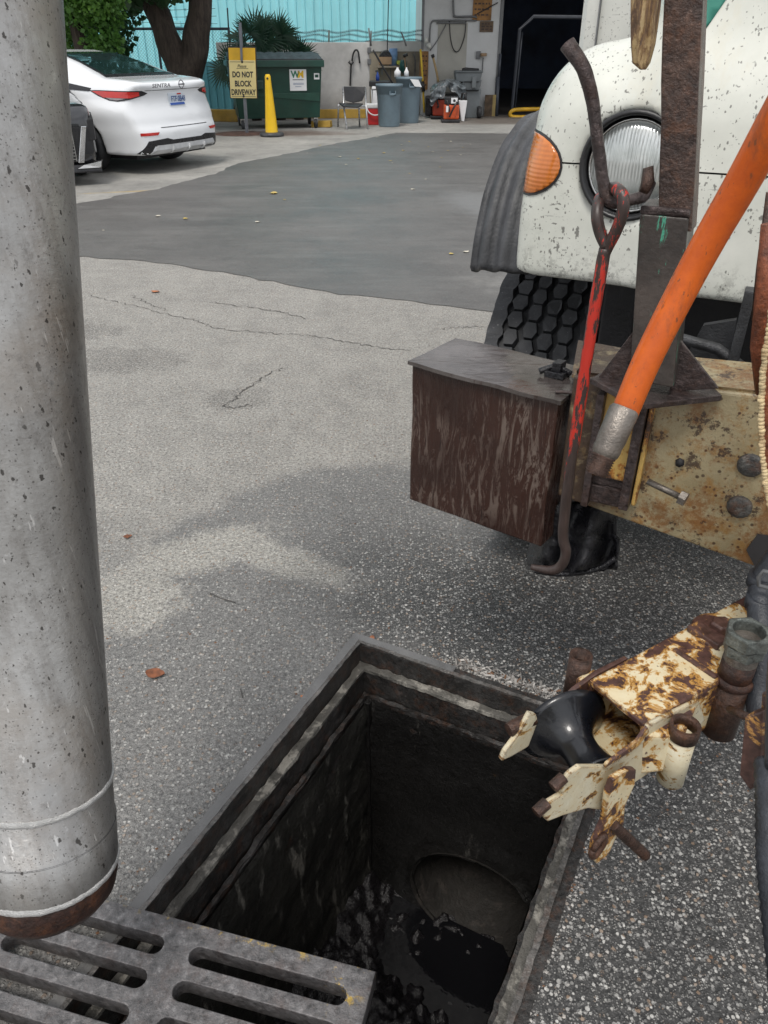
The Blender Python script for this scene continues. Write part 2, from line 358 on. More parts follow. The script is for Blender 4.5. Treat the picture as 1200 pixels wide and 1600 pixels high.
def mat_pit(name, base=(.018, .017, .016), pale=(.16, .15, .13), amt=.62, wet=.22):
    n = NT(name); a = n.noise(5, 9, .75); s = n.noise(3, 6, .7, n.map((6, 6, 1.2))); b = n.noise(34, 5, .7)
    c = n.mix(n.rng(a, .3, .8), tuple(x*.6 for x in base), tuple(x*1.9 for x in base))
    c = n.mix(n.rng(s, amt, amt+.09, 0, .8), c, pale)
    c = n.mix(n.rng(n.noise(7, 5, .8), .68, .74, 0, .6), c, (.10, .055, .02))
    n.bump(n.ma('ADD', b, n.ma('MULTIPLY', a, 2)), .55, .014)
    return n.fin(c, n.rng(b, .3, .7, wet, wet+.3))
def mat_iron(name='grate_iron', c0=(.03, .028, .029), c1=(.085, .08, .082), r=(.28, .5), yellow=0, rust=.0, metal=.35):
    n = NT(name); a = n.noise(9, 8, .7); b = n.noise(110, 4, .7)
    c = n.mix(n.rng(a, .3, .7), c0, c1); f = n.noise(62, 7, .75)
    c = n.mix(n.rng(f, .35, .5, .75, 0), c, tuple(x*.35 for x in c0)); c = n.mix(n.rng(f, .54, .72, 0, .7), c, tuple(min(1, x*2.0) for x in c1))
    if rust: c = n.mix(n.rng(n.noise(24, 7, .8), .5, .66, 0, min(1, rust*1.4)), c, (.13, .05, .02))
    if yellow:
        z = n.noise(22, 8, .8); e = ellmask(n, -.06, .755, .08, .045, .9, z, .35, 1.6); e2 = ellmask(n, -.28, .83, .28, .012, -.26, z, .6, 2.4)
        c = n.mix(n.ma('MULTIPLY', umax(n, e, n.ma('MULTIPLY', e2, .9)), n.rng(z, .56, .62)), c, (.50, .33, .05))
    n.bump(n.ma('ADD', b, n.ma('ADD', n.ma('MULTIPLY', a, 1.2), f)), .7, .004)
    return n.fin(c, n.rng(a, .3, .7, r[0], r[1]), metal)
def mat_rusty(name, paint=(.62, .55, .38), orange=(.45, .2, .04), dark=(.045, .02, .014), thr=.5, sc=14, stretch=(1, 1, 1), rough=.42, grime=0, edge=.10):
    n = NT(name); co = n.map(stretch); a = n.noise(sc, 8, .72, co, .4); b = n.noise(sc*4, 5, .7)
    bv = n.n('ShaderNodeBevel'); bv.samples = 4; bv.inputs['Radius'].default_value = .006; gn = n.n('ShaderNodeNewGeometry'); dp_ = n.n('ShaderNodeVectorMath'); dp_.operation = 'DOT_PRODUCT'; n.l(bv.outputs[0], dp_.inputs[0]); n.l(gn.outputs['Normal'], dp_.inputs[1])
    a = n.ma('SUBTRACT', a, n.rng(dp_.outputs['Value'], .995, .86, 0, edge))
    d = n.mix(n.rng(b, .3, .7), tuple(x*.6 for x in dark), tuple(x*1.9 for x in dark))
    pt = n.mix(n.rng(n.noise(sc*.6, 6, .7), .35, .75, 0, .6), paint, tuple(x*y for x, y in zip(paint, (.85, .65, .35))))
    c = n.mix(n.rng(a, thr-.04, thr-.01), d, orange); c = n.mix(n.rng(a, thr+.01, thr+.035), c, pt)
    v = n.vor(sc*5); c = n.mix(n.ma('MULTIPLY', n.rng(v, .22, .12), n.rng(b, .5, .55)), c, d)
    if grime: c = n.mix(n.rng(n.noise(4, 6, .7), .45, .62, 0, grime), c, (.03, .026, .024))
    n.bump(n.ma('ADD', n.rng(a, thr-.03, thr+.02), n.ma('MULTIPLY', b, .7)), .5, .003)
    return n.fin(c, n.rng(b, .3, .7, rough-.12, rough+.2), .0, .6)
def mat_truck(name='chalky_white_paint', c0=(.55, .565, .51), c1=(.70, .71, .65), specks=1.0):
    n = NT(name); a = n.noise(5, 6, .65)
    c = n.mix(n.rng(a, .3, .7), c0, c1)
    c = n.mix(n.rng(n.noise(3, 7, .75, n.map((2, 2, .5))), .55, .8, 0, .45), c, (.60, .52, .34))
    d = n.noise(7, 4, .7)
    bi = n.ma('MULTIPLY', n.ma('SUBTRACT', d, .5), 1.6)
    sp = n.flecks(100, (1, 1, .36), .14, .34, .9, bi); sp2 = n.flecks(75, (.7, .7, 2.8), .12, .30, .9, bi); sp3 = n.flecks(210, (1, 1, .6), .30, .40, .9, bi)
    fl = n.rng(n.noise(130, 3, .8), .66, .70, 0, .8)
    lo = n.rng(n.xyz()[2], 1.12, 1.03, 0, 1)
    low = n.ma('MULTIPLY', lo, n.rng(n.noise(60, 4, .8), .5, .6, 0, .8))
    c = n.mix(n.ma('MULTIPLY', umax(n, sp, sp2, sp3, low, n.ma('MULTIPLY', fl, n.rng(d, .5, .6))), specks*.72), c, (.06, .055, .05))
    scr = n.ma('MULTIPLY', n.rng(n.noise(3, 2, .5, n.map((1, 1, 26), (.15, .35, 0))), .66, .68), n.rng(d, .56, .6)); c = n.mix(n.ma('MULTIPLY', scr, .5), c, (.2, .2, .2))
    n.bump(n.noise(9, 3), .12, .01)
    return n.fin(c, n.rng(a, .3, .7, .25, .42), 0, .5)
def mat_beam():
    n = NT('cream_beam_paint'); a = n.noise(9, 7, .7); b = n.noise(70, 6, .8); k = n.noise(28, 6, .75)
    c = n.mix(n.rng(a, .3, .7), (.24, .19, .10), (.38, .325, .20)); c = n.mix(n.rng(k, .50, .64, 0, .9), c, (.26, .14, .04))
    v = n.vor(95); c = n.mix(n.ma('MULTIPLY', n.rng(v, .30, .18), n.rng(k, .46, .56)), c, (.07, .03, .015)); v = n.vor(40); c = n.mix(n.ma('MULTIPLY', n.rng(v, .16, .10), .9), c, (.06, .035, .02))
    x = n.xyz(n.map((1, 1, 1), (0, 0, -ANG)))
    g = n.ma('ADD', n.rng(x[0], -.13, -.24), n.rng(n.ma('SUBTRACT', x[2], n.ma('MULTIPLY', a, .12)), .93, 1.0, 0, .6)); g = n.ma('MULTIPLY', g, n.rng(n.noise(13, 7, .75), .34, .47)); g = n.ma('MINIMUM', g, 1.0)
    c = n.mix(n.rng(n.noise(11, 6, .8), .50, .60, 0, .85), c, (.20, .085, .022)); c = n.mix(n.rng(n.noise(19, 7, .8), .56, .60, 0, .9), c, (.045, .025, .016)); c = n.mix(g, c, n.mix(b, (.03, .02, .014), (.085, .05, .03)))
    n.bump(n.ma('ADD', b, k), .5, .003); return n.fin(c, n.rng(b, .3, .7, .22, .5), 0, .6)
def mat_box():
    n = NT('oily_brown_steel'); st = n.noise(24, 7, .8, n.map((2.3, 2.3, .40), (.0, .16, .0)), 1.3); a = n.noise(4, 5, .6); b = n.noise(80, 4)
    c = n.mix(n.rng(a, .3, .7), (.020, .0085, .006), (.045, .018, .012))
    c = n.mix(n.ma('MULTIPLY', n.rng(st, .52, .56), n.rng(a, .42, .58, .05, .85)), c, (.15, .115, .095))
    v = n.vor(50, co=n.map((2, 2, .18))); c = n.mix(n.rng(v, .16, .08, 0, .7), c, (.012, .008, .008))
    n.bump(n.ma('ADD', st, n.ma('MULTIPLY', b, .4)), .6, .004)
    return n.fin(c, n.rng(st, .45, .58, .14, .45), 0, .45)
def mat_lid():
    n = NT('wet_steel_lid'); a = n.noise(7, 7, .7); s = n.noise(9, 5, .7, n.map((1, 6, 1), (0, 0, .4)))
    c = n.mix(n.rng(a, .35, .65), (.035, .027, .024), (.13, .115, .11)); c = n.mix(n.rng(s, .55, .62, 0, .7), c, (.04, .02, .015))
    n.bump(s, .4, .003); return n.fin(c, n.rng(a, .35, .65, .06, .26), .2, .9)
def mat_alu():
    n = NT('worn_aluminium'); a = n.noise(6, 6, .62); s = n.noise(16, 6, .7, n.map((3, 3, .16), (.28, .04, 0))); f = n.noise(46, 7, .8)
    c = n.mix(n.rng(a, .3, .7), (.27, .265, .258), (.43, .425, .415)); c = n.mix(n.rng(s, .45, .72, 0, .6), c, (.19, .175, .16))
    c = n.mix(n.rng(n.noise(3.2, 6, .7), .52, .72, 0, .55), c, (.27, .225, .18)); c = n.mix(n.rng(f, .54, .68, 0, .6), c, (.15, .142, .135)); c = n.mix(n.rng(f, .40, .30, 0, .5), c, (.58, .57, .56))
    sp = umax(n, n.flecks(170, (1, 1, .5), .16, .32, .9), n.flecks(90, (1, 1, .4), .06, .22, .9), n.ma('MULTIPLY', n.flecks(330, (1, 1, 1), .3, .4, .9), .7))
    c = n.mix(n.ma('MULTIPLY', sp, .85), c, (.04, .036, .032))
    sc = n.rng(n.noise(90, 3, .6, n.map((1, 1, .07), (.5, .3, 0))), .66, .69, 0, .45); c = n.mix(sc, c, (.75, .74, .72))
    n.bump(n.ma('ADD', n.noise(120, 3), n.ma('ADD', n.ma('MULTIPLY', a, 1.5), f)), .2, .003)
    return n.fin(c, n.rng(f, .3, .7, .30, .52), .82)
def mat_hook():
    n = NT('chipped_red_paint'); a = n.noise(34, 6, .75, n.map((1.6, 1.6, .35))); z = n.xyz()[2]
    g = n.ma('ADD', a, n.ma('MULTIPLY', n.ma('ABSOLUTE', n.ma('SUBTRACT', z, 1.10)), -.62))
    c = n.mix(n.rng(g, .43, .45), n.mix(n.rng(a, .3, .7), (.024, .016, .014), (.062, .042, .037)), (.46, .026, .014))
    n.bump(a, .4, .002); return n.fin(c, .4, 0)
def mat_sleeve():
    n = NT('green_flecked_steel'); a = n.noise(26, 6, .75, n.map((2.0, 2.0, .28), (0, .1, 0))); b = n.noise(10, 6, .7)
    c = n.mix(n.rng(b, .35, .7), (.028, .024, .022), (.075, .06, .052)); c = n.mix(n.rng(a, .60, .635), c, (.06, .30, .20))
    n.bump(n.ma('ADD', a, n.noise(90, 3)), .45, .003); return n.fin(c, n.rng(b, .3, .7, .28, .5))
def mat_orange():
    n = NT('orange_rubber'); a = n.noise(14, 7, .75); c = n.mix(n.rng(a, .35, .75), (.58, .110, .006), (.36, .055, .004)); c = n.mix(n.rng(n.noise(26, 6, .8, n.map((1, 1, .35), (0, .6, 0))), .54, .70, 0, .65), c, (.17, .05, .02)); c = n.mix(n.ma('MULTIPLY', n.flecks(210, (1, 1, .4), .25, .3, .9), .8), c, (.14, .05, .02))
    c = n.mix(n.rng(n.noise(60, 4, .8), .64, .7, 0, .6), c, (.2, .06, .02)); n.bump(n.noise(40, 3), .12, .002)
    return n.fin(c, n.rng(a, .3, .7, .28, .42), 0, .4)
def mat_leafy(name, c0, c1, c2):
    n = NT(name); o = n.n('ShaderNodeNewGeometry'); r = o.outputs['Random Per Island']
    c = n.mix(r, c0, c1); c = n.mix(n.rng(n.noise(.9, 4), .4, .65), c, c2); n.b.inputs['Subsurface Weight'].default_value = 0
    t = n.n('ShaderNodeBsdfTranslucent'); n.l(c, t.inputs[0]); m = n.n('ShaderNodeMixShader'); m.inputs[0].default_value = .3
    n.fin(c, .5); n.l(n.b.outputs[0], m.inputs[1]); n.l(t.outputs[0], m.inputs[2]); n.l(m.outputs[0], n.out.inputs[0]); return n.m
def mat_lens():
    n = NT('fluted_lamp_glass'); co = n.map((1, 1, 1), (0, 0, -ANG)); x = n.xyz(co)
    fl = n.ma('SINE', n.ma('MULTIPLY', x[0], 900)); band = n.ma('SINE', n.ma('MULTIPLY', x[2], 95))
    a = n.noise(16, 4, .6); c = n.mix(n.rng(a, .3, .7), (.30, .33, .32), (.62, .65, .64)); c = n.mix(n.ma('MULTIPLY', n.rng(fl, -.3, .9, 0, .30), n.rng(band, -.6, .4)), c, (.80, .82, .82))
    c = n.mix(n.ma('MULTIPLY', n.rng(fl, -.2, -.9, 0, .38), n.rng(band, -.2, .6)), c, (.15, .15, .15))
    n.bump(fl, .22, .001); n.b.inputs['Coat Weight'].default_value = 1; n.b.inputs['Coat Roughness'].default_value = .03
    return n.fin(c, .12, .45)
def mat_amber():
    n = NT('amber_lens'); a = n.noise(9, 5, .7, n.map((1, 1, .4))); x = n.xyz(n.map((1, 1, 1), (0, 0, -ANG)))
    g = n.ma('SINE', n.ma('MULTIPLY', x[2], 700)); c = n.mix(n.rng(a, .3, .7), (.40, .095, .012), (.68, .21, .02)); c = n.mix(n.rng(n.noise(22, 4, .8), .6, .7, 0, .5), c, (.25, .07, .02))
    n.bump(g, .25, .001); return n.fin(c, .2, 0, .7, .5)
def mat_tyre():
    n = NT('dusty_tyre_rubber'); a = n.noise(9, 6, .7); c = n.mix(n.rng(a, .35, .7), (.016, .017, .019), (.05, .052, .056)); c = n.mix(n.rng(n.noise(190, 2, .8), .66, .72, 0, .6), c, (.22, .22, .22))
    n.bump(n.noise(140, 3), .4, .002); return n.fin(c, .62, 0, .4)
M = dict(
    ground=mat_ground(), drive=mat_driveway(),
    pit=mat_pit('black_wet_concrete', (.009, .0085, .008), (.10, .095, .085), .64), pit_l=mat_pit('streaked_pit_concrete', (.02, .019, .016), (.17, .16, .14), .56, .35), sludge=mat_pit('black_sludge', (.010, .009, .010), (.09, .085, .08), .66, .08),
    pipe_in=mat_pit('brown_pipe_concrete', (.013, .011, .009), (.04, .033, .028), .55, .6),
    frame=mat_iron('frame_iron', (.018, .017, .016), (.05, .047, .045), (.3, .55), 0, .25, .2), scrape=mat_iron('scraped_edge', (.035, .033, .03), (.17, .16, .15), (.35, .55), 0, .2, .2), ledge=mat_pit('scraped_ledge', (.09, .085, .075), (.34, .32, .28), .50, .5),
    collar=plain('smooth_wet_collar', (.125, .123, .12), .3, 0, .15, 9, .3), grate=mat_iron('grate_iron', (.06, .057, .058), (.165, .158, .158), (.24, .44), 1, .12, .3),
    alu=mat_alu(), weld=plain('bright_weld', (.62, .62, .61), .35, .6, .1, 60, .8), darkrust=mat_iron('dark_rust', (.016, .008, .006), (.045, .019, .013), (.3, .5), 0, .5, .1),
    truck=mat_truck(), cab=mat_truck('grey_white_cab_paint', (.5, .51, .48), (.62, .62, .58), .7),
    rubber=plain('ribbed_black_rubber', (.055, .057, .062), .5, 0, .25, 12, .5, None, ((.15, .15, .15), .5)), tyre=mat_tyre(), amber=mat_amber(), lens=mat_lens(),
    chrome=plain('dull_chrome', (.55, .55, .54), .22, 1, .1), black=plain('black_plastic', (.02, .02, .022), .35, 0, .2), void=plain('grimy_black_steel', (.012, .012, .014), .6, 0, .3, 9, .4),
    box=mat_box(), lid=mat_lid(), beam=mat_beam(), beamy=mat_rusty('rust_stained_yellow_paint', (.55, .38, .12), (.42, .17, .03), (.05, .025, .015), .47, 11),
    post=mat_iron('brown_post_steel', (.033, .021, .018), (.105, .062, .046), (.26, .5), 0, .4, .15), sleeve=mat_sleeve(), hook=mat_hook(), bare=mat_iron('purple_brown_steel', (.032, .023, .022), (.09, .07, .068), (.26, .45), 0, .15, .4),
    orange=mat_orange(), ferrule=plain('steel_ferrule', (.24, .215, .19), .34, .6, .3, 26, .35, None, ((.10, .07, .05), .6)), nozzle=mat_rusty('flaking_cream_paint', (.66, .60, .43), (.50, .25, .045), (.055, .025, .02), .50, 21, (1, 1, 1), .38), nozzled=mat_rusty('thinly_painted_rust', (.66, .6, .44), (.5, .25, .06), (.055, .026, .02), .60, 16, (1, .5, 1), .42),
    cream=mat_rusty('thick_cream_paint', (.58, .55, .43), (.42, .23, .05), (.05, .026, .018), .415, 30, (1, .45, 1.6), .4, edge=.16), nylon=plain('black_nylon', (.006, .007, .010), .3, 0, .3, 10, .12, .4), galv=mat_iron('galvanised_coupling', (.085, .095, .088), (.20, .22, .205), (.3, .5), 0, .12, .6),
    rod=mat_iron('rust_brown_thread', (.028, .015, .011), (.085, .047, .034), (.26, .5), 0, .4, .3), bolt=mat_iron('dark_bolt_head', (.05, .05, .05), (.16, .155, .14), (.4, .6), 0, .4, .3), wax=mat_rusty('waxed_brown_wrap', (.40, .30, .16), (.25, .15, .06), (.08, .045, .025), .52, 20, (2, 2, .4), .35), green=plain('green_paint', (.03, .20, .15), .4), hoseblk=plain('black_hose', (.03, .034, .042), .4, 0, .3, 20, .4), rag=plain('oily_black_cloth', (.012, .012, .015), .3, 0, .35, 14, .8), redrust=mat_iron('red_brown_bar', (.12, .035, .015), (.26, .075, .03), (.35, .55), 0, .3, .1), bead=plain('cream_bead_weld', (.66, .52, .3), .5, 0, .25, 40, .5, None, ((.25, .1, .02), .8)), greypaint=plain('dark_grey_tar', (.045, .045, .048), .45), dim=plain('dim_grey_metal', (.05, .052, .056), .5, .3, .3, 20, .4), grey=plain('grey_metal', (.16, .165, .17), .5, .3), crack=plain('crack_dirt', (.085, .08, .074), .9),
)

# ---------------------------------------------------------------- ground with the opening of the pit
C0 = onz(560, 1003); E2 = Vector((-EB.x, -EB.y, 0))
def PQ(p, q, z=0.0): return C0 + E1*p + E2*q + UP*z
W0, Q0 = .74, 1.45
def ground_patch(name, m, xs, ys, z, hole, kind='structure'):
    b = MB(PQ); nx = len(xs); vs = [(x, y, z) for y in ys for x in xs]; fs = []
    for j in range(len(ys)-1):
        for i in range(nx-1):
            cx = (xs[i]+xs[i+1])/2; cy = (ys[j]+ys[j+1])/2
            if hole and hole[0] < cx < hole[1] and hole[2] < cy < hole[3]: continue
            fs.append([j*nx+i, j*nx+i+1, (j+1)*nx+i+1, (j+1)*nx+i])
    b.add(vs, fs); return tag(b.build(name, m), kind=kind)
ground = ground_patch('ground', M['ground'], [-70, -.02, W0+.02, 70], [-70, -.02, Q0+.02, 30], 0, (-.02, W0+.02, -.02, Q0+.02))
def ragged(pts, amp, step, seed):
    r = random.Random(seed); out = []
    for i in range(len(pts)):
        a = Vector(pts[i]+(0,)); b = Vector(pts[(i+1) % len(pts)]+(0,)); n = max(1, int((b-a).length/step)); nr = (b-a).normalized().cross(UP)
        for k in range(n):
            p = a.lerp(b, k/n); out.append(p+nr*((mnoise.noise(p*1.1)+.5*mnoise.noise(p*5)+.25*mnoise.noise(p*19))*amp))
    return out
bnd = [(-9, 8.3), (-5.5, 8.6), (-3.4, 8.95), (-2.75, 10.0), (-2.05, 12.6), (-.9, 14.9), (.25, 17.0), (2.5, 16.8), (9, 16.4), (13, 8), (9, .6), (3, 3.55), (.66, 4.95), (-.1, 5.3), (-.95, 5.75), (-1.7, 6.3), (-2.6, 6.55), (-5, 6.9), (-9, 7.1)]
b = MB(); rg = ragged(bnd, .12, .12, 3); b.v = [Vector((p.x, p.y, .004)) for p in rg]; b.f = [list(range(len(rg)))]; b.sm = [False]
road = tag(b.build('road', M['drive']), kind='structure')
def crack(pts, wd, seed, z=.003):
    r = random.Random(seed); L = smoothline(pts, 14); b = MB(); vs = []
    for i, p in enumerate(L):
        t = (L[min(i+1, len(L)-1)]-L[max(i-1, 0)]).normalized().cross(UP); q = p+t*r.uniform(-.018, .018); w_ = wd*r.uniform(.2, 1.1)
        vs += [(q.x-t.x*w_, q.y-t.y*w_, z), (q.x+t.x*w_, q.y+t.y*w_, z)]
    b.add(vs, [[2*i, 2*i+1, 2*i+3, 2*i+2] for i in range(len(L)-1)]); b.build('crack', M['crack'], ground)
crack([onz(*p) for p in [(140, 462), (215, 480), (300, 500), (340, 513), (420, 521), (480, 525), (560, 538), (640, 549)]], .0042, 1)
crack([onz(*p) for p in [(330, 472), (400, 482), (440, 488), (480, 498)]], .005, 2)
crack([onz(*p) for p in [(440, 575), (410, 592), (385, 610), (352, 637), (395, 632)]], .005, 3)
crack([onz(*p) for p in [(205, 462), (235, 475), (262, 486)]], .004, 4)
crack([onz(*p) for p in [(690, 514), (720, 512), (756, 511)]], .004, 5)

# smooth collar round the frame
b = MB(PQ)
for (x0, x1, y0, y1) in ((-.024, 0, -.024, Q0), (0, .30, -.024, 0)): b.box(x0, x1, y0, y1, -.02, .009)
tag(b.build('pavement_collar', M['collar'], None, 0, jit=.0022, jscale=40, cut=.03), kind='structure')

# ---------------------------------------------------------------- the catch basin
pit = thing('catch_basin', 'open rectangular catch basin in the ground with black wet walls and an iron frame', 'catch basin', C0)
b = MB(PQ)            # iron frame: outer face and first seat
L1, D1, L2, D2 = .024, .060, .010, .145
def ring(b, i0, i1, z0, z1):
    b.box(i0, W0-i0, i0, i1, z0, z1); b.box(i0, i1, i1, Q0-i1, z0, z1); b.box(W0-i1, W0-i0, i1, Q0-i1, z0, z1); b.box(i0, W0-i0, Q0-i1, Q0-i0, z0, z1)
ring(b, -.0235, .010, -.3, .003); b.build('frame', M['frame'], pit, .002, jit=.0025, jscale=25, cut=.05)
b = MB(PQ); ring(b, .012, .012+L1, -D1-.010, -D1); b.build('seat', M['ledge'], pit, 0, jit=.0045, jscale=45, cut=.02)
b = MB(PQ); ring(b, .0135, .0105+L1, -.3, -D1-.011); b.build('seat_web', M['frame'], pit, jit=.004, jscale=26, cut=.03)
b = MB(PQ); ring(b, -.002, .0105, .0055, .0085); b.build('worn_edge', M['scrape'], pit, 0, jit=.003, jscale=40, cut=.02)
b = MB(PQ); ring(b, .042, .042+L2, -.32, -D2-.008); b.build('lower_web', M['frame'], pit, 0, jit=.006, jscale=22, cut=.03)
b = MB(PQ); ring(b, .041, .0435+L2, -D2-.0075, -D2); b.build('lower_lip', M['frame'], pit, 0, jit=.006, jscale=45, cut=.02)
IN = .058; ZF = -1.075
def wallgrid(name, m, o, du, dv, nu, nv, nrm, amp, hole=None, sc=5):
    vs = []; 
    for j in range(nv+1):
        for i in range(nu+1):
            p = Vector(o)+Vector(du)*(i/nu)+Vector(dv)*(j/nv); wp = PQ(*p)
            e = amp*(mnoise.noise(wp*sc)+.5*mnoise.noise(wp*sc*3)+.3*mnoise.noise(wp*sc*8)); p = p+Vector(nrm)*(e*min(1, j/2)); vs.append(tuple(p))
    fs = [[j*(nu+1)+i, j*(nu+1)+i+1, (j+1)*(nu+1)+i+1, (j+1)*(nu+1)+i] for j in range(nv) for i in range(nu)]
    b = MB(PQ); b.add(vs, fs, True)
    return b, vs, fs
H_ = -ZF-.16+.15
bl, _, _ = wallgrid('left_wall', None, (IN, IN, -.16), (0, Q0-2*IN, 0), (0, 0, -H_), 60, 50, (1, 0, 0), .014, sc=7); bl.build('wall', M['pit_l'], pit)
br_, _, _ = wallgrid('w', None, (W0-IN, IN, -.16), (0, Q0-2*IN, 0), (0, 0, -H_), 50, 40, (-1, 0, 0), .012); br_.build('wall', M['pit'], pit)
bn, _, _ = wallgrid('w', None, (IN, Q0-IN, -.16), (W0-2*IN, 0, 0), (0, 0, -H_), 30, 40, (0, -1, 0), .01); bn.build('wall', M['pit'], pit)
# far wall with the round pipe mouth
PC = (.45, -.87); PR = .215
holes = [(PC[0]+PR*math.cos(t), PC[1]+PR*math.sin(t)) for t in [2*math.pi*i/40 for i in range(40)]]
bf = MB(PQ); N = 40; outer = []
x0, x1, z0, z1 = IN, W0-IN, ZF-.02, -.16
for i in range(N):
    t = 2*math.pi*i/N; dx, dz = math.cos(t), math.sin(t); s_ = min((x1-PC[0])/dx if dx > 1e-6 else ((x0-PC[0])/dx if dx < -1e-6 else 9), (z1-PC[1])/dz if dz > 1e-6 else ((z0-PC[1])/dz if dz < -1e-6 else 9)); outer.append((PC[0]+dx*s_, PC[1]+dz*s_))
R_ = 16; vs = []
for k in range(R_+1):
    for i in range(N):
        f_ = k/R_; x = holes[i][0]*(1-f_)+outer[i][0]*f_; z = holes[i][1]*(1-f_)+outer[i][1]*f_
        wp = PQ(x, IN, z); e = .012*(mnoise.noise(wp*6)+.6*mnoise.noise(wp*17)+.3*mnoise.noise(wp*40)); vs.append((x, IN+e+.02*max(0, 1-k/3), z))
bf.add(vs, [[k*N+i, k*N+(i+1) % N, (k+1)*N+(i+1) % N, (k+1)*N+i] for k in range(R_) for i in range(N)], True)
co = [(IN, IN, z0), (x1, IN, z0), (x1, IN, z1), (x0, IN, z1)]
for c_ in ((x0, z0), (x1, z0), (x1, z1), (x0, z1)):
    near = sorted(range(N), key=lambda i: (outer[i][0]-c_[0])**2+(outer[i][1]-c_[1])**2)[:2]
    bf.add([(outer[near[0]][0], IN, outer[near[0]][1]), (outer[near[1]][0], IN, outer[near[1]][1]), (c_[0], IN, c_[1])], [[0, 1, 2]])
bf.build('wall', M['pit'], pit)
b = MB(PQ); b.lathe([(PR+.012, -.03), (PR-.004, 0), (PR-.012, .5), (PR-.015, 1.6), (0, 1.6)], (PC[0], IN-.005, PC[1]), (0, -1, 0), 40); b.build('outlet_pipe', M['pipe_in'], pit)
b = MB(PQ); vs = []
for j in range(121):
    for i in range(91):
        x = IN-.02+(W0-2*IN+.04)*i/90; y = IN-.02+(Q0-2*IN+.04)*j/120; wp = PQ(x, y, 0)
        hh = .15*sst(np.array(y+.25*(.35-x)), .24, .50)+.06*max(0, mnoise.noise(wp*5))+.05*abs(mnoise.noise(wp*14))+.034*mnoise.noise(wp*30)+.016*mnoise.noise(wp*70)
        if x < .24 and y < .3: hh += .12*(1-x/.24)
        vs.append((x, y, ZF-.03+hh*1.15-.0))
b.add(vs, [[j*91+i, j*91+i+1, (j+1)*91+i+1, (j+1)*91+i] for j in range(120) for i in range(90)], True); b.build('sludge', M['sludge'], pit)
b = MB(PQ)
for (u0_, w0_) in ((IN, IN),): b.box(u0_-.04, u0_+.012 if u0_ < .3 else u0_+.04, w0_-.04, w0_+.012, -1.6, -.16)
b.build('corner_fill', M['pit'], pit)
for q_ in (): pass
b = MB(PQ); sx0, sx1, sy0, sy1 = -.3, W0+.3, -1.85, Q0+.25
b.add([(sx0, sy0, -1.8), (sx1, sy0, -1.8), (sx1, sy1, -1.8), (sx0, sy1, -1.8), (sx0, sy0, -.001), (sx1, sy0, -.001), (sx1, sy1, -.001), (sx0, sy1, -.001)], [[0, 1, 2, 3], [0, 1, 5, 4], [1, 2, 6, 5], [2, 3, 7, 6], [3, 0, 4, 7]])
tag(b.build('subsoil', M['sludge']), kind='structure')
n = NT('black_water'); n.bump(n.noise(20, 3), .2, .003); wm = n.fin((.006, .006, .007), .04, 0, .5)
b = MB(PQ); b.box(IN-.01, W0-IN+.01, IN-.004, Q0-IN, ZF-.06, ZF+.022); tag(b.build('water', wm), kind='structure')

# ---------------------------------------------------------------- the cast iron grate, pushed aside
GC = onz(585, 1520, .05); ga = math.atan2((onz(165, 1408, .05)-GC).y, (onz(165, 1408, .05)-GC).x)
gx = Vector((math.cos(ga), math.sin(ga), 0)); gy = Vector((-math.sin(ga), math.cos(ga), 0))
if gy.y > 0: gy = -gy
grate = thing('drain_grate', 'heavy cast iron drain grate with long rounded slots, dragged across the open basin', 'grate', (GC.x, GC.y, 0))
gf = lambda x, y, z: Vector((GC.x, GC.y, 0))+gx*x+gy*y+UP*(.012+z)
def gp(u, v):
    q = onz(u, v, .05)-GC; return q.dot(gx), q.dot(gy)
rows = []; print('grate slots', [tuple(round(c, 3) for c in gp(*p)) for p in [(295, 1500), (552, 1558), (265, 1482), (545, 1535), (300, 1486), (245, 1552), (275, 1560), (220, 1598), (578, 1600)]])
holes = []
for r_i in range(5):
    yc = .054+r_i*.063
    holes += [slot(.035, .345, yc, .0195), slot(.395, .70, yc, .0195)]
plate('grating', M['grate'], grate, [(0, 0), (.74, 0), (.74, .38), (0, .38)], holes, gf, .038, .0022)

# ---------------------------------------------------------------- suction tube of the vacuum boom, hanging at the left
axd = Vector((-.0393, -.2865, -1)).normalized(); TB = Vector((-.5111, .7671, .5657)); TR = .1016
tube = thing('suction_tube', 'big scuffed aluminium suction tube hanging at the left edge over the grate', 'suction tube', TB+axd*.2)
def ringz(u0, t): return TB+axd*t
b = MB(); b.lathe([(TR, -1.9), (TR, -1.0), (TR, -.4), (TR, .068), (TR+.0015, .069), (TR+.0015, .1445)], TB, axd, 72); b.lathe([(TR-.004, -1.9), (TR-.004, .14)], TB, axd, 48); b.build('tube_wall', M['alu'], tube, jit=.0006, jscale=9)
for t0, w_ in ((.0, .0052), (.1445, .0055)):
    b = MB(); seg = 160; pts = []
    a = axd.orthogonal().normalized(); c_ = axd.cross(a); vs = []
    for i in range(seg):
        th = 2*math.pi*i/seg; rad = a*math.cos(th)+c_*math.sin(th); cen = TB+axd*(t0+.0012*mnoise.noise(rad*6))+rad*(TR+.001)
        rr = w_*(1+.25*mnoise.noise(rad*25))
        for j in range(8):
            ph = 2*math.pi*j/8; vs.append(cen+rad*(math.cos(ph)*rr*.45)+axd*(math.sin(ph)*rr))
    b.add(vs, [[i*8+j, i*8+(j+1) % 8, ((i+1) % seg)*8+(j+1) % 8, ((i+1) % seg)*8+j] for i in range(seg) for j in range(8)], True); b.build('weld_bead', M['weld'], tube)
b = MB(); b.lathe([(TR+.0022, .0735), (TR+.0005, .0735), (TR+.0005, .0755), (TR+.0022, .0755)], TB, axd, 72); b.build('seam', M['greypaint'], tube)
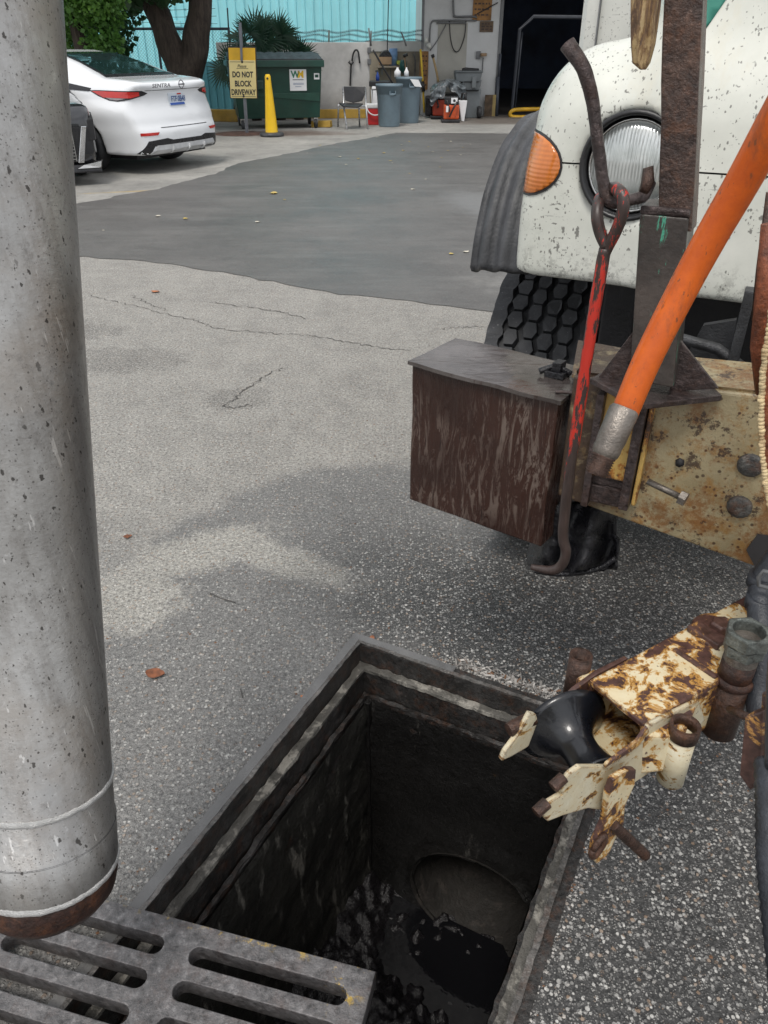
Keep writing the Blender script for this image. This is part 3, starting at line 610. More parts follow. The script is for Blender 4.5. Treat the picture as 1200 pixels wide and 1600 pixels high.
b = MB(); b.lathe([(TR-.001, .1445), (TR+.0005, .150), (TR-.001, .17), (TR-.004, .188), (TR-.018, .207), (TR-.024, .208), (TR-.012, .165)], TB, axd, 64); b.build('nozzle_ring', M['darkrust'], tube, jit=.0012, jscale=30)
bp = ony(140, 1412, .72); bd = (bp-(TB+axd*.17)); bd -= axd*bd.dot(axd); bd.normalize()
b = MB(); q = TB+axd*.172+bd*(TR-.003); b.lathe([(0, .006), (.007, .005), (.009, .001), (.009, -.004)], q, bd, 6); b.build('bolt', M['weld'], tube)
# ---------------------------------------------------------------- the white truck
truck = thing('truck', 'white vacuum truck with chalky scratched hood, round headlight, amber side lamp and rusty steel bumper', 'truck', T(-.1, 1.8, 0))
def sd_hood(a, k, z):
    r = .07+.09*sst(z, 1.14, 1.42)
    lean = .10*np.maximum(0, z-1.30)+.015*sst(z, 1.18, 1.05)*-1
    def bx(a0, a1, k0, k1, z0, z1, r):
        qa = np.abs(a-(a0+a1)/2)-(a1-a0)/2+r; qk = np.abs(k-(k0+k1)/2)-(k1-k0)/2+r; qz = np.abs(z-(z0+z1)/2)-(z1-z0)/2+r
        return np.sqrt(np.maximum(qa, 0)**2+np.maximum(qk, 0)**2+np.maximum(qz, 0)**2)+np.minimum(np.maximum(qa, np.maximum(qk, qz)), 0)-r
    kk = k-lean
    fen = bx(-.585, .9, 1.80, 3.3, .6, 1.508, r)
    main = bx(-.350, 1.25, 1.80, 3.4, .6, 1.93, .16)
    kk2 = k-.16*np.maximum(0, z-1.25); main = np.maximum(main, 1.80-kk2)
    d = smin(fen, main, .10)
    d = smax(d, 1.03+.05*(a+.58)*0-z, .02)
    # headlamp recess
    hx = a+.335; hz = z-1.281; rad = np.sqrt(hx*hx+hz*hz); d = smax(d, -np.maximum(rad-.104, k-1.875), .012)
    # hollow under the fender for the wheel
    wr = np.sqrt((k-2.42)**2+(z-.52)**2); d = smax(d, -np.maximum(wr-.62, a+.38), .015)
    return d
hood_lo = (-.64, 1.74, 1.0); hood_hi = (1.3, 2.9, 2.0)
sdfpart('hood', M['truck'], truck, sd_hood, hood_lo, hood_hi, .0135, T, [((0, 0, 1.2822), (0, 0, -1))])
sdfpart('lower_fender', M['truck'], truck, sd_hood, hood_lo, (1.3, 2.9, 1.36), .0135, T, [((0, 0, 1.2788), (0, 0, 1))])
b = MB(T); b.box(-.50, 1.2, 1.86, 2.9, 1.27, 1.29); b.build('seam', M['black'], truck)
# green stripe end on the hood
decal('stripe', M['green'], truck, [(-.262, 1.62), (-.262, 1.548), (-.242, 1.524), (-.17, 1.66), (-.10, 1.80), (-.18, 1.80)], (0, 1.5, 0), (1, 0, 0), (0, 0, 1), (0, 1, 0), sd_hood, .0015, .003, .02, T)
# headlamp
hl = MB(T)
hc = (-.335, 1.795, 1.281)
def lath(prof, c, n=40, ax=(0, -1, 0), m=None, name='', par=truck, **k):
    b = MB(T); b.lathe(prof, c, ax, n); return b.build(name, m, par, **k)
cup = lath([(.108, .000), (.1035, .008), (.098, .004), (.094, -.03), (.088, -.05), (0, -.05)], hc, m=M['black'], name='headlight')
lath([(.0925, .002-.02), (.0915, .008-.02), (.0875, .008-.02), (.0865, -.03)], hc, m=M['chrome'], name='trim_ring', par=cup)
lath([(.0865, -.016), (.08, -.009), (.06, -.001), (.04, .003), (.02, .005), (0, .006)], hc, m=M['lens'], name='lens', par=cup)
# amber corner lamp: a half moon that follows the corner
def lamp_poly(g=0.0):
    P = [(-.66-g, 1.212-g), (-.66-g, 1.334+g)]
    P = []
    n = 14
    zc, hz = 1.271, .0625+g
    for i in range(n+1):
        t = -math.pi/2+math.pi*i/n; P.append((.098*math.cos(t)+(.006+g if abs(math.cos(t)) > .1 else g), zc+hz*math.sin(t)))
    P.append((-.012-g, zc+hz)); P.append((-.004-g, zc-hz))
    return P
am0 = (-.667, 1.70, 0); adir = (.30, .95, 0)
am = decal('side_lamp', M['black'], truck, [(x*1.0+.012, z) for x, z in lamp_poly(.004)], (-.622, 1.62, 0), (1, 0, 0), (0, 0, 1), (.12, .99, 0), sd_hood, .002, .012, .012, T)
decal('lens', M['amber'], am, [(x*1.0+.012, z) for x, z in lamp_poly(-.001)], (-.622, 1.62, 0), (1, 0, 0), (0, 0, 1), (.12, .99, 0), sd_hood, .004, .012, .009, T, bulge=.010)
# wheel
wc = (-.55, 2.42, .52); R0 = .505
b = MB(T); b.lathe([(.30, .13), (.42, .155), (R0-.03, .150), (R0-.012, .138), (R0-.016, .1), (R0-.016, -.1), (R0-.012, -.138), (R0-.03, -.150), (.42, -.155), (.30, -.13), (.29, 0), (.30, .13)], wc, (1, 0, 0), 80)
wheel = b.build('wheel', M['tyre'], truck)
b = MB(T); b.lathe([(.0, -.02), (.10, -.03), (.15, -.09), (.25, -.06), (.285, -.135), (.30, -.135), (.29, 0), (.28, .1)], wc, (1, 0, 0), 36); b.build('rim', M['grey'], wheel)
b = MB(); na = 62
def cyl(a, th, r): return T(wc[0]+a, wc[1]-math.cos(th)*r, wc[2]+math.sin(th)*r)
cols = [(-.079, 0), (-.030, .5), (.019, 0), (.068, .5)]
for (ca, sh) in cols:
    for i in range(na):
        th = (i+sh)*2*math.pi/na; dth = 2*math.pi/na*.475; ha = .0232
        hexp = [(-.55, -1), (.55, -1), (1, -.15), (.62, 1), (-.62, 1), (-1, .15)]
        bot = [cyl(ca+x*ha, th+y*dth, R0-.018) for x, y in hexp]; top = [cyl(ca+x*ha*.9, th+y*dth*.9, R0+.003) for x, y in hexp]; b.prism(bot, top)
for s_ in (-1, 1):                      # the two shoulder ribs
    vs = []; n_ = na*4
    for i in range(n_):
        th = i*2*math.pi/n_; z_ = .006*(1 if (i//2) % 2 else -1); a0, a1 = s_*.150, s_*(.106+z_*.6)
        vs += [cyl(a0, th, R0-.02), cyl(a0, th, R0-.002), cyl(a1, th, R0+.002), cyl(a1, th, R0-.018)]
    b.add(vs, [[i*4+j, i*4+(j+1) % 4, ((i+1) % n_)*4+(j+1) % 4, ((i+1) % n_)*4+j] for i in range(n_) for j in range(4)])
b.build('tread', M['tyre'], wheel, jit=.004, jscale=38)
# ribbed rubber fender flare
arc = smoothline([(1.955, .985), (1.965, 1.06), (2.00, 1.16), (2.075, 1.255), (2.19, 1.325), (2.36, 1.355), (2.6, 1.33)], 7)if False else smoothline([Vector((k_, z_, 0)) for k_, z_ in ((1.925, 1.01), (1.945, 1.09), (1.99, 1.18), (2.06, 1.255), (2.17, 1.315), (2.34, 1.35), (2.6, 1.32))], 8)
b = MB(T); cs = []
for i in range(19):
    t = i/18; cs.append((-.575-.165*t, .010*math.sin(t*math.pi*6)*(.4+t)-.03*t**3))
vs = []; m_ = len(cs)
for p in arc:
    wdt = 1.0
    for (a_, h_) in cs: vs.append((a_, p.x-h_, p.y+h_*.5+.004*mnoise.noise(Vector((a_*30, p.x*14, p.y*14)))))
for p in arc:
    for (a_, h_) in cs: vs.append((a_, p.x-h_+.012, p.y+h_*.5-.012))
L_ = len(arc); nv = L_*m_
fs = [[i*m_+j, i*m_+j+1, (i+1)*m_+j+1, (i+1)*m_+j] for i in range(L_-1) for j in range(m_-1)]
fs += [[nv+q for q in reversed(f_)] for f_ in fs]
fs += [[j, nv+j, nv+j+1, j+1] for j in range(m_-1)]+[[(L_-1)*m_+j, (L_-1)*m_+j+1, nv+(L_-1)*m_+j+1, nv+(L_-1)*m_+j] for j in range(m_-1)]
fs += [[i*m_+m_-1, (i+1)*m_+m_-1, nv+(i+1)*m_+m_-1, nv+i*m_+m_-1] for i in range(L_-1)]
b.add(vs, fs, True); b.build('fender_flare', M['rubber'], truck)
# cab, engine bay, frame rails behind
b = MB(T); b.box(-.80, 1.75, 3.0, 4.9, .95, 2.95); cab = b.build('cab', M['cab'], truck, .05, 3)
b = MB(T); b.box(-.735, -.731, 2.985, 3.001, 1.0, 2.2); b.box(-.62, -.616, 2.985, 3.001, 1.0, 2.2); b.build('seam', M['grey'], cab)
b = MB(T); b.box(-.45, 1.4, 2.985, 3.0, 2.05, 2.75); b.build('windscreen', plain('dark_glass', (.02, .03, .03), .05), cab)
b = MB(T); b.box(-.30, 1.2, 2.05, 3.0, .72, 1.25); b.box(-.2, 1.2, 3.0, 9.0, .6, .95); b.build('engine_bay', M['void'], truck, .01)
b = MB(T); b.box(-.22, 1.1, 1.86, 2.05, 1.15, 1.26); b.box(-.38, -.30, 1.95, 2.9, .6, 1.1); b.build('radiator_frame', M['void'], truck, .006)
# grey fittings glimpsed under the hood
b = MB(T); b.box(-.055, -.035, 1.62, 1.66, .86, 1.10); b.box(-.012, .03, 1.60, 1.66, .86, .99); b.box(.03, .06, 1.58, 1.66, .86, .95); b.box(-.075, -.02, 1.58, 1.66, .845, .90)
b.hexa([(-.15, 1.62, .84), (-.085, 1.62, .84), (-.085, 1.66, .84), (-.15, 1.66, .84)], [(-.16, 1.62, .93), (-.09, 1.62, .915), (-.09, 1.66, .915), (-.16, 1.66, .93)])
b.tube([T(-.2, 1.62, 1.0)]*0+[(-.16, 1.64, .985), (-.08, 1.64, .975), (.0, 1.64, .93)], .012, 8)
b.build('bracket', M['dim'], truck, .003, jit=.002)
b = MB(T); b.hexa([(-.14, 1.70, .93), (-.05, 1.70, .91), (-.05, 1.72, .91), (-.14, 1.72, .93)], [(-.12, 1.70, 1.0), (-.06, 1.70, 1.02), (-.06, 1.72, 1.02), (-.12, 1.72, 1.0)]); b.build('light_plate', M['dim'], truck)

# steel bumper beam
def BP(a0, z0, a1, z1): pass
zt = lambda a: 1.0+.06*(a+.26); zb = lambda a: .757-.14*(a+.30)
KB = 1.30
b = MB(T)
pa = [-.285, .62]; f_ = []
b.prism([(pa[0], KB, zb(pa[0])), (pa[1], KB, zb(pa[1])), (pa[1], KB, zt(pa[1])), (pa[0], KB, zt(pa[0]))], [(pa[0], KB+.02, zb(pa[0])), (pa[1], KB+.02, zb(pa[1])), (pa[1], KB+.02, zt(pa[1])), (pa[0], KB+.02, zt(pa[0]))])
b.prism([(pa[0], KB+.02, zt(pa[0])-.012), (pa[1], KB+.02, zt(pa[1])-.012), (pa[1], KB+.02, zt(pa[1])), (pa[0], KB+.02, zt(pa[0]))], [(pa[0], KB+.17, zt(pa[0])-.012), (pa[1], KB+.17, zt(pa[1])-.012), (pa[1], KB+.17, zt(pa[1])), (pa[0], KB+.17, zt(pa[0]))])
b.prism([(pa[0], KB+.02, zb(pa[0])), (pa[1], KB+.02, zb(pa[1])), (pa[1], KB+.02, zb(pa[1])+.012), (pa[0], KB+.02, zb(pa[0])+.012)], [(pa[0], KB+.17, zb(pa[0])), (pa[1], KB+.17, zb(pa[1])), (pa[1], KB+.17, zb(pa[1])+.012), (pa[0], KB+.17, zb(pa[0])+.012)])
beam = b.build('bumper', M['beam'], truck, .004)
def kbox(b, a0, a1, k0, k1, z0, z1): b.box(a0, a1, k0, k1, z0, z1)
b = MB(T); kbox(b, -.165, -.148, KB-.035, KB, .775, .995); kbox(b, -.235, -.222, KB-.03, KB, .76, .985); kbox(b, -.222, -.165, KB-.012, KB-.0, .765, .80); kbox(b, -.222, -.165, KB-.006, KB, .80, .99); b.build('bracket', M['bare'], beam, .002, jit=.0015)
b = MB(T); kbox(b, -.221, -.166, KB-.010, KB-.0065, .82, .985); b.build('plate', M['beamy'], beam)
for z_ in (.845, .885, .935):
    b = MB(T); b.hexa([(-.219, KB-.016, z_), (-.19, KB-.016, z_-.004), (-.19, KB-.0102, z_-.004), (-.219, KB-.0102, z_)], [(-.219, KB-.016, z_+.014), (-.18, KB-.016, z_), (-.18, KB-.0102, z_), (-.219, KB-.0102, z_+.014)])

b = MB(T); b.box(-.146, -.138, KB-.02, KB, .78, .99); b.build('rib', M['beamy'], beam, .002)
for (u, v) in ((1172, 728), (1155, 793)):
    q = onk(u, v, KB-.004); b = MB(); b.lathe([(0, .004), (.010, .0045), (.0185, .003), (.0205, .0015), (.0215, -.006)], q, -EB, 14); b.build('bolt', M['bolt'], beam, jit=.0012, jscale=60)
q = onk(1062, 723, KB-.002); b = MB(); b.lathe([(0, .006), (.007, .005), (.009, -.004)], q, -EB, 6); b.build('bolt', M['void'], beam)
q = onk(1012, 752, KB-.03); q2 = q+E1*.058-EB*.012-UP*.010; b = MB(); b.tube([q, q2], .006, 8); b.tube([q2, q2+(q2-q).normalized()*.012], .013, 6, smooth=False); b.build('pin', M['ferrule'], beam)
b = MB(T); b.prism([(.085, KB-.004, .70), (.14, KB-.004, .69), (.16, KB-.004, .80), (.118, KB-.004, .786), (.105, KB-.004, .775), (.07, KB-.004, .77), (.06, KB-.004, .735)], [(.085, KB-.0, .70), (.14, KB-.0, .69), (.16, KB-.0, .80), (.118, KB-.0, .786), (.105, KB-.0, .775), (.07, KB-.0, .77), (.06, KB-.0, .735)]); b.build('tar_patch', M['greypaint'], beam)
q = onk(1140, 592, KB+.11); b = MB(); b.pipe(q-UP*.06, q+UP*.012, .021, .017, 20); b.build('pipe_stub', M['ferrule'], beam)
b = MB(T); b.hexa([(-.30, KB+.05, .975), (-.24, KB+.02, .985), (-.20, KB+.16, 1.0), (-.33, KB+.2, .99)], [(-.30, KB+.05, .983), (-.24, KB+.02, .993), (-.20, KB+.16, 1.008), (-.33, KB+.2, .998)]); b.build('top_plate', M['beam'], beam, .002)

# steel tool box on the left end of the bumper
BZ = .955
q0 = onz(640, 568, BZ); q1 = onz(875, 628, BZ); bx = (q1-q0).normalized(); BW = (q1-q0).length; by = Vector((-bx.y, bx.x, 0)); BD = .176
bfm = lambda x, y, z: q0+bx*x+by*y+UP*z
b = MB(bfm); HB = .315
b.box(.004, BW-.004, .004, BD, -HB, -.004); tb = b.build('tool_box', M['box'], truck, .003, jit=.003, jscale=9, cut=.05)
b = MB(bfm); b.box(-.004, BW+.004, -.004, BD+.004, -.004, .0035); lid = b.build('lid', M['lid'], tb, 0, jit=.0035, jscale=12, cut=.04)
b = MB(bfm); b.box(BW-.075, BW-.035, .085, .12, .004, .016); b.tube([(BW-.085, .085, .012), (BW-.06, .10, .026), (BW-.03, .11, .012)], .006, 8); b.box(BW-.062, BW-.045, .09, .115, .016, .034); b.build('latch', M['rag'], lid, .002, jit=.002, jscale=60)
b = MB(bfm); b.box(BW+.006, BW+.012, .03, .13, -.07, .005); b.tube([(BW-.02, .02, .008), (BW+.01, .03, .010), (BW+.03, .06, .004)], .004, 6); b.build('hinge_plate', M['bare'], tb, .002)
b = MB(bfm); b.lathe([(0, .004), (.003, .003), (.0045, 0)], (BW+.012, .05, -.012), (1, 0, 0), 10); b.build('rivet', M['chrome'], tb)

# square post with sleeve, gussets and base plate
KP = 1.25
pt = onk(1068, -40, KP); pm = onk(1055, 338, KP); pb = onk(1026, 640, KP); dirp = (pt-pm).normalized()
def prismpost(b, c0, c1, hw, dp):
    r4 = lambda c, : [c-E1*hw, c+E1*hw, c+E1*hw+EB*dp, c-E1*hw+EB*dp]
    b.prism(r4(c0), r4(c1))
b = MB(); prismpost(b, pm-dirp*.02, pm+dirp*.75, .0245, .052); b.build('inner_post', M['post'], truck, .003, 2, jit=.002, jscale=14, cut=.05)
b = MB(); s0 = onk(1037, 338, KP-.01); s1 = Vector(onk(1017, 600, KP-.01)); prismpost(b, s1, s0, .035, .075); b.build('post_sleeve', M['sleeve'], truck, .0035, 3, jit=.0012, jscale=14)
b = MB(); prismpost(b, s0, s0+UP*.012, .036, .076); b.build('weld_bead', M['bare'], truck, .004, jit=.003, jscale=60)
g = lambda u, v, k: onk(u, v, k)
b = MB(); A_ = [g(1005, 498, KP+.03), g(928, 598, KP+.03), g(1010, 618, KP+.03)]; b.ext(A_, EB*.008); b.build('gusset', M['bare'], truck, .0015, jit=.001)
b = MB(); A_ = [g(1046, 512, KP+.03), g(1122, 608, KP+.03), g(1046, 612, KP+.03)]; b.ext(A_, EB*.008); b.build('gusset', M['bare'], truck, .0015, jit=.001)
zz = 1.013
A_ = [onz(922, 590, zz), onz(1000, 632, zz), onz(1128, 618, zz), onz(1100, 590, zz), onz(985, 560, zz)]
b = MB(); b.ext(A_, UP*-.010); b.build('base_plate', M['bare'], truck, .0015, jit=.0015)
# J-shaped hanger welded to the post
D_ = lambda u, v, k=1.2: onk(u, v, k)
jl = smoothline([D_(886, 68, 1.19), D_(912, 108, 1.19), D_(926, 160, 1.2), D_(935, 230, 1.2), D_(944, 292, 1.205), D_(952, 313, 1.205), D_(968, 317, 1.21), D_(990, 311, 1.225), D_(1006, 306, 1.24), D_(1016, 285, 1.255)], 6)
rr = [.0100]*len(jl)
for i in range(len(rr)):
    t = i/(len(rr)-1); rr[i] = .0108-.0022*min(1, t/.3)
b = MB(); b.tube(jl, rr, 14); b.build('hanger_rod', M['bare'], truck, jit=.0008, jscale=60)
b = MB(); b.tube([D_(1012, 262, 1.245), D_(1010, 285, 1.24), D_(1006, 305, 1.238)], [.006, .010, .007], 10); b.build('weld_bead', M['rod'], truck, jit=.004, jscale=60)
# brown wrapped end hanging beside the post
st = [onk(985, 104, 1.2), onk(989, 80, 1.2), onk(1000, 20, 1.2), onk(1008, -60, 1.2)]
wrap = thing('wrapped_strap', 'waxy brown folded strap end hanging from above in front of the truck hood', 'strap', st[0])
b = MB()
def sec(c, w_, d_, tw=0): 
    return [c-E1*w_-EB*d_, c-E1*w_*.3-EB*d_*1.5, c+E1*w_*.2-EB*d_*.6, c+E1*w_*.9-EB*d_*1.1, c+E1*w_+EB*d_, c+EB*d_*1.2, c-E1*w_+EB*d_]
S_ = [sec(onk(1004, 108, 1.2), .004, .003), sec(onk(1002, 98, 1.2), .0115, .006), sec(onk(1004, 70, 1.2), .0145, .008), sec(onk(1007, 30, 1.2), .0165, .010), sec(onk(1010, -10, 1.2), .018, .011), sec(onk(1014, -80, 1.2), .019, .011)]
for i in range(len(S_)-1): b.add(S_[i]+S_[i+1], [[j, (j+1) % 7, 7+(j+1) % 7, 7+j] for j in range(7)], False)
b.add(S_[0], [list(range(7))]); b.add(S_[-1], [list(range(7))]); b.build('fold', M['wax'], wrap, .0015, jit=.002, jscale=40)
# right edge of the picture: reel frame of the hose reel
reel = thing('hose_reel_frame', 'rusty red brown hose reel frame with a beaded cream rim at the right edge', 'hose reel', onk(1195, 620, 1.12))
b = MB(); b.tube([onk(1201, 350, 1.16), onk(1194, 450, 1.16), onk(1190, 540, 1.16), onk(1192, 612, 1.19)], [.010, .012, .014, .011], 12); b.build('side_bar', M['redrust'], reel, jit=.002)
b = MB(); b.tube([onk(1204, 300, 1.2), onk(1188, 420, 1.2), onk(1180, 500, 1.2)], .006, 8); b.build('rod', M['post'], reel)
rim = smoothline([onk(1207, 480, 1.06), onk(1195, 560, 1.05), onk(1190, 620, 1.05), onk(1190, 690, 1.05), onk(1196, 750, 1.05), onk(1206, 800, 1.05)], 12)
b = MB()
for i in range(0, len(rim)-1):
    c = rim[i]; r_ = .0042+random.uniform(-.0006, .0006)
    b.lathe([(0, -r_), (r_*.75, -r_*.7), (r_, 0), (r_*.75, r_*.7), (0, r_)], c+Vector((random.uniform(-.001, .001), 0, 0)), (1, .2, .1), 7)
b.build('bead_weld', M['bead'], reel)
b = MB(); vs = []
for c in rim: vs += [c-E1*.003+EB*.012, c+E1*.16+EB*.012, c+E1*.16+EB*.016, c-E1*.003+EB*.016]
b.add(vs, [[i*4+j, i*4+(j+1) % 4, (i+1)*4+(j+1) % 4, (i+1)*4+j] for i in range(len(rim)-1) for j in range(4)]); b.build('rim_plate', M['redrust'], reel)
# black suction hoses down the right side
hs = thing('black_hose', 'thick black hose with a grey clamp running down the right edge', 'hose', onk(1190, 900, 1.15))
b = MB(); pts = smoothline([onk(1215, 870, 1.2), onk(1196, 900, 1.18), onk(1188, 940, 1.15), onk(1190, 1000, 1.1), onk(1186, 1090, 1.05), onk(1196, 1150, 1.0)], 8); b.tube(pts, .020, 16); b.build('hose', M['hoseblk'], hs)
for u, v, k in ((1191, 905, 1.175), (1188, 938, 1.15)):
    q = onk(u, v, k); b = MB(); b.tube([q+UP*.008, q-UP*.012], .0225, 16); b.build('collar', M['hoseblk'], hs)
b = MB(); q = onk(1196, 905, 1.13); b.tube([q+E1*.02+UP*.014, q-E1*.006+UP*.014, q-E1*.010, q-E1*.006-UP*.014, q+E1*.02-UP*.014], .0035, 8); b.build('clamp', M['grey'], hs)
h2 = thing('ribbed_hose', 'black ribbed hose with dusty scuffs at the lower right edge beside the asphalt', 'hose', onk(1205, 1350, .75))
b = MB(); pts = smoothline([onk(1203, 1190, .82), onk(1206, 1270, .76), onk(1208, 1350, .72), onk(1216, 1430, .68), onk(1228, 1540, .62), onk(1235, 1660, .56)], 10); b.tube(pts, [.018+.0018*(i % 2) for i in range(len(pts))], 16); b.build('hose', M['hoseblk'], h2)
b = MB(); pts = smoothline([onk(1228, 900, .95), onk(1216, 1080, .85), onk(1214, 1200, .8)], 8); b.tube(pts, .014, 14); b.build('upper_hose', M['hoseblk'], h2)
rb = thing('rusty_bracket', 'rusty cream bracket at the right edge above the wet asphalt', 'bracket', onk(1180, 1170, .84))
b = MB(); A_ = [onk(1163, 1118, .86), onk(1192, 1110, .86), onk(1188, 1220, .84), onk(1172, 1236, .84), onk(1155, 1212, .84)]; b.ext(A_, E1*.012+EB*.02); b.build('ear', M['nozzled'], rb, .003, jit=.002, jscale=30)
b = MB(); A_ = [onk(1190, 1080, .88), onk(1215, 1075, .88), onk(1215, 1250, .84), onk(1200, 1300, .82), onk(1180, 1230, .84)]; b.ext(A_, E1*.02+EB*.02); b.build('arm', M['nozzle'], rb, .004, jit=.002, jscale=30)
b = MB(); b.tube([onk(1172, 1122, .9), onk(1140, 1108, .93)], .006, 8); b.build('rod', M['rod'], rb)

# ---------------------------------------------------------------- red manhole hook hanging on the J hanger
kh = 1.185
mh = thing('manhole_hook', 'long manhole hook with chipped red paint and a loop handle, hanging from the bent rod', 'manhole hook', onk(870, 890, kh))
U_ = lambda u, v, k=kh: onk(u, v, k)
loop = smoothline([U_(948, 386), U_(938, 364), U_(933, 340), U_(935, 318, 1.20), U_(943, 302, 1.232), U_(955, 294, 1.22), U_(967, 298, 1.185), U_(974, 312, 1.175), U_(972, 336, 1.175), U_(962, 362, 1.18), U_(950, 385, 1.185), U_(942, 402)], 6)
b = MB(); b.tube(loop, .0088, 12); b.build('handle', M['hook'], mh)
sh = smoothline([U_(946, 388), U_(936, 440), U_(920, 540), U_(905, 640), U_(890, 740), U_(880, 830), U_(884, 862), U_(878, 882), U_(862, 891), U_(830, 886)], 8)
rr = [.0095]*len(sh)
for i in range(len(sh)-10, len(sh)): rr[i] = .0095-.0004*(i-len(sh)+10)
b = MB(); b.tube(sh, rr, 12); b.build('shaft', M['hook'], mh, jit=.0008, jscale=50)

# ---------------------------------------------------------------- oily black cloth under the tool box
n_ = 26; rag0 = onk(900, 800, 1.33)
b = MB(); vs = []
for j in range(n_+1):
    for i in range(n_+1):
        s_ = i/n_; t = j/n_
        p = onk(828+138*s_-8*t+(6 if t > .5 else 0), 790+ (100*t)*(1-.12*math.cos(s_*5)) + 8*math.sin(s_*7)*t, 1.40-.05*math.sin(s_*math.pi)+.03*math.sin(s_*14+t*3))
        vs.append(p+Vector((0, 0, 0))+EB*(.02*mnoise.noise(p*18)+.012*mnoise.noise(p*45)))
fs = [[j*(n_+1)+i, j*(n_+1)+i+1, (j+1)*(n_+1)+i+1, (j+1)*(n_+1)+i] for j in range(n_) for i in range(n_)]
nv = len(vs); back = [p+EB*.012 for p in vs]; edge = [i for i in range(n_)]
b.add(vs+back, fs+[[q+nv for q in reversed(f_)] for f_ in fs]+[[n_*(n_+1)+i, n_*(n_+1)+i+1, nv+n_*(n_+1)+i+1, nv+n_*(n_+1)+i] for i in range(n_)]+[[j*(n_+1)+n_, (j+1)*(n_+1)+n_, nv+(j+1)*(n_+1)+n_, nv+j*(n_+1)+n_] for j in range(n_)], True)
tag(b.build('oily_cloth', M['rag']), 'oily black cloth flap hanging under the brown tool box behind the hook', 'cloth')
tag(MB().tube(smoothline([onk(836, 892, 1.36), onk(880, 897, 1.36), onk(930, 890, 1.36), onk(962, 872, 1.37)], 6), .006, 8).build('cord', M['rag']), 'black cord sagging along the hem of the oily cloth', 'cord')

# ---------------------------------------------------------------- orange jetting hose with its steel end
V_ = lambda u, v, Y: ony(u, v, Y)
oh = thing('orange_hose', 'bright orange jetting hose with a threaded steel end, hanging across the truck front', 'hose', V_(955, 690, .79))
pl = smoothline([V_(972, 655, .80), V_(1010, 565, .815), V_(1060, 465, .83), V_(1110, 372, .83), V_(1160, 285, .82), V_(1215, 185, .80), V_(1290, 50, .77)], 6)
b = MB(); b.tube(pl, [.0152+.0032*i/len(pl) for i in range(len(pl))], 28); b.build('hose', M['orange'], oh)
e0 = V_(975, 642, .80); e1_ = V_(947, 705, .785); e2 = V_(938, 728, .78); dd = (e1_-e0).normalized()
b = MB(); b.lathe([(.0145, -.004), (.0168, 0), (.0166, .034), (.0156, .042), (.0162, .046), (.0152, .052), (.0132, .055)], e0, dd, 28); b.build('ferrule', M['ferrule'], oh, jit=.0005, jscale=60)
prof = [(.0132, .054)]
for i in range(7): prof += [(.0142, .056+i*.0030), (.0118, .0575+i*.0030)]
prof += [(.0130, .0775), (.0095, .078), (.0095, .05)]
b = MB(); b.lathe(prof, e0, dd, 28); b.build('thread', M['rod'], oh)
# ---------------------------------------------------------------- hose guide arm above the basin
NA = Vector((-.838, -.546, 0)).normalized(); NY = Vector((-NA.y, NA.x, 0))
if NY.y > 0: NY = -NY
NM = (onz(918, 1066, .65)+onz(1010, 1130, .65))/2
nf = lambda x, y, z: NM+NA*x+NY*y+UP*z
ga_ = thing('hose_guide_arm', 'flaking cream and rust square arm with a black roller, reaching over the basin corner', 'guide arm', NM)
HW = .055; TH = .006
b = MB(nf); b.box(-.47, .0, -HW, HW, -TH, 0); b.box(-.47, 0, -HW, HW, -.112, -.106); b.box(-.47, 0, -HW, -HW+TH, -.106, -TH); b.box(-.47, 0, HW-TH, HW, -.106, -TH)
b.build('square_tube', M['nozzle'], ga_, .002, jit=.0016, jscale=25)
b = MB(nf); b.box(-.2, -.19, -HW+TH, HW-TH, -.106, -TH); b.build('inner_plate', M['nozzled'], ga_)
def cheek(y0, y1, poly, m, nm='cheek_plate', bev=.002):
    b = MB(nf); b.prism([(x, y0, z) for x, z in poly], [(x, y1, z) for x, z in poly]); return b.build(nm, m, ga_, bev, jit=.0022, jscale=22)
cheek(-HW-.009, -HW-.001, [(-.09, -.0), (-.02, .004), (.03, -.005), (.075, -.03), (.085, -.06), (.05, -.09), (-.05, -.11)], M['nozzled'])
def onp(u, v, y):                      # where a sight line meets the upright plane y across the arm
    r = ray(u, v); return O + r*((NM+NY*y-O).dot(NY)/r.dot(NY))
def sheet(nm, px, y, th, m, jit=.0012):
    b = MB(); b.ext([onp(u, v, y) for u, v in px], NY*th); return b.build(nm, m, ga_, .0022, jit=jit, jscale=40)
sheet('cheek_plate', [(1010, 1127), (991, 1157), (943, 1193), (900, 1193), (884, 1203), (868, 1226), (872, 1236), (848, 1250), (841, 1268), (848, 1277), (872, 1268), (912, 1257), (932, 1260), (942, 1232), (955, 1222), (978, 1222), (1018, 1196), (1042, 1175), (1095, 1120), (1085, 1090)], HW+.001, .009, M['cream'])
sheet('cheek_rib', [(1006, 1132), (991, 1155), (943, 1190), (940, 1197), (992, 1163), (1010, 1140)], HW+.0095, .006, M['nozzle'])
for (u, v) in ((846, 1262), (872, 1222)):
    b = MB(); q = onp(u, v, HW+.004); b.tube([q-NA*.010+UP*.004, q+NA*.010-UP*.004], .0085, 10); b.build('lug_bolt', M['rod'], ga_, .001, jit=.001)
# left ear and bolt
sheet('roller_ear', [(823, 1109), (832, 1110), (836, 1122), (820, 1161), (793, 1177), (778, 1184), (783, 1169), (806, 1140)], -HW-.012, .009, M['cream'], .002)
b = MB(); q = nf(.10, -.068, -.035); b.tube([q, q+(NA*.8-NY*.1-UP*.12).normalized()*.046], .0118, 12); b.build('ear_bolt', M['rod'], ga_, .001, jit=.001)
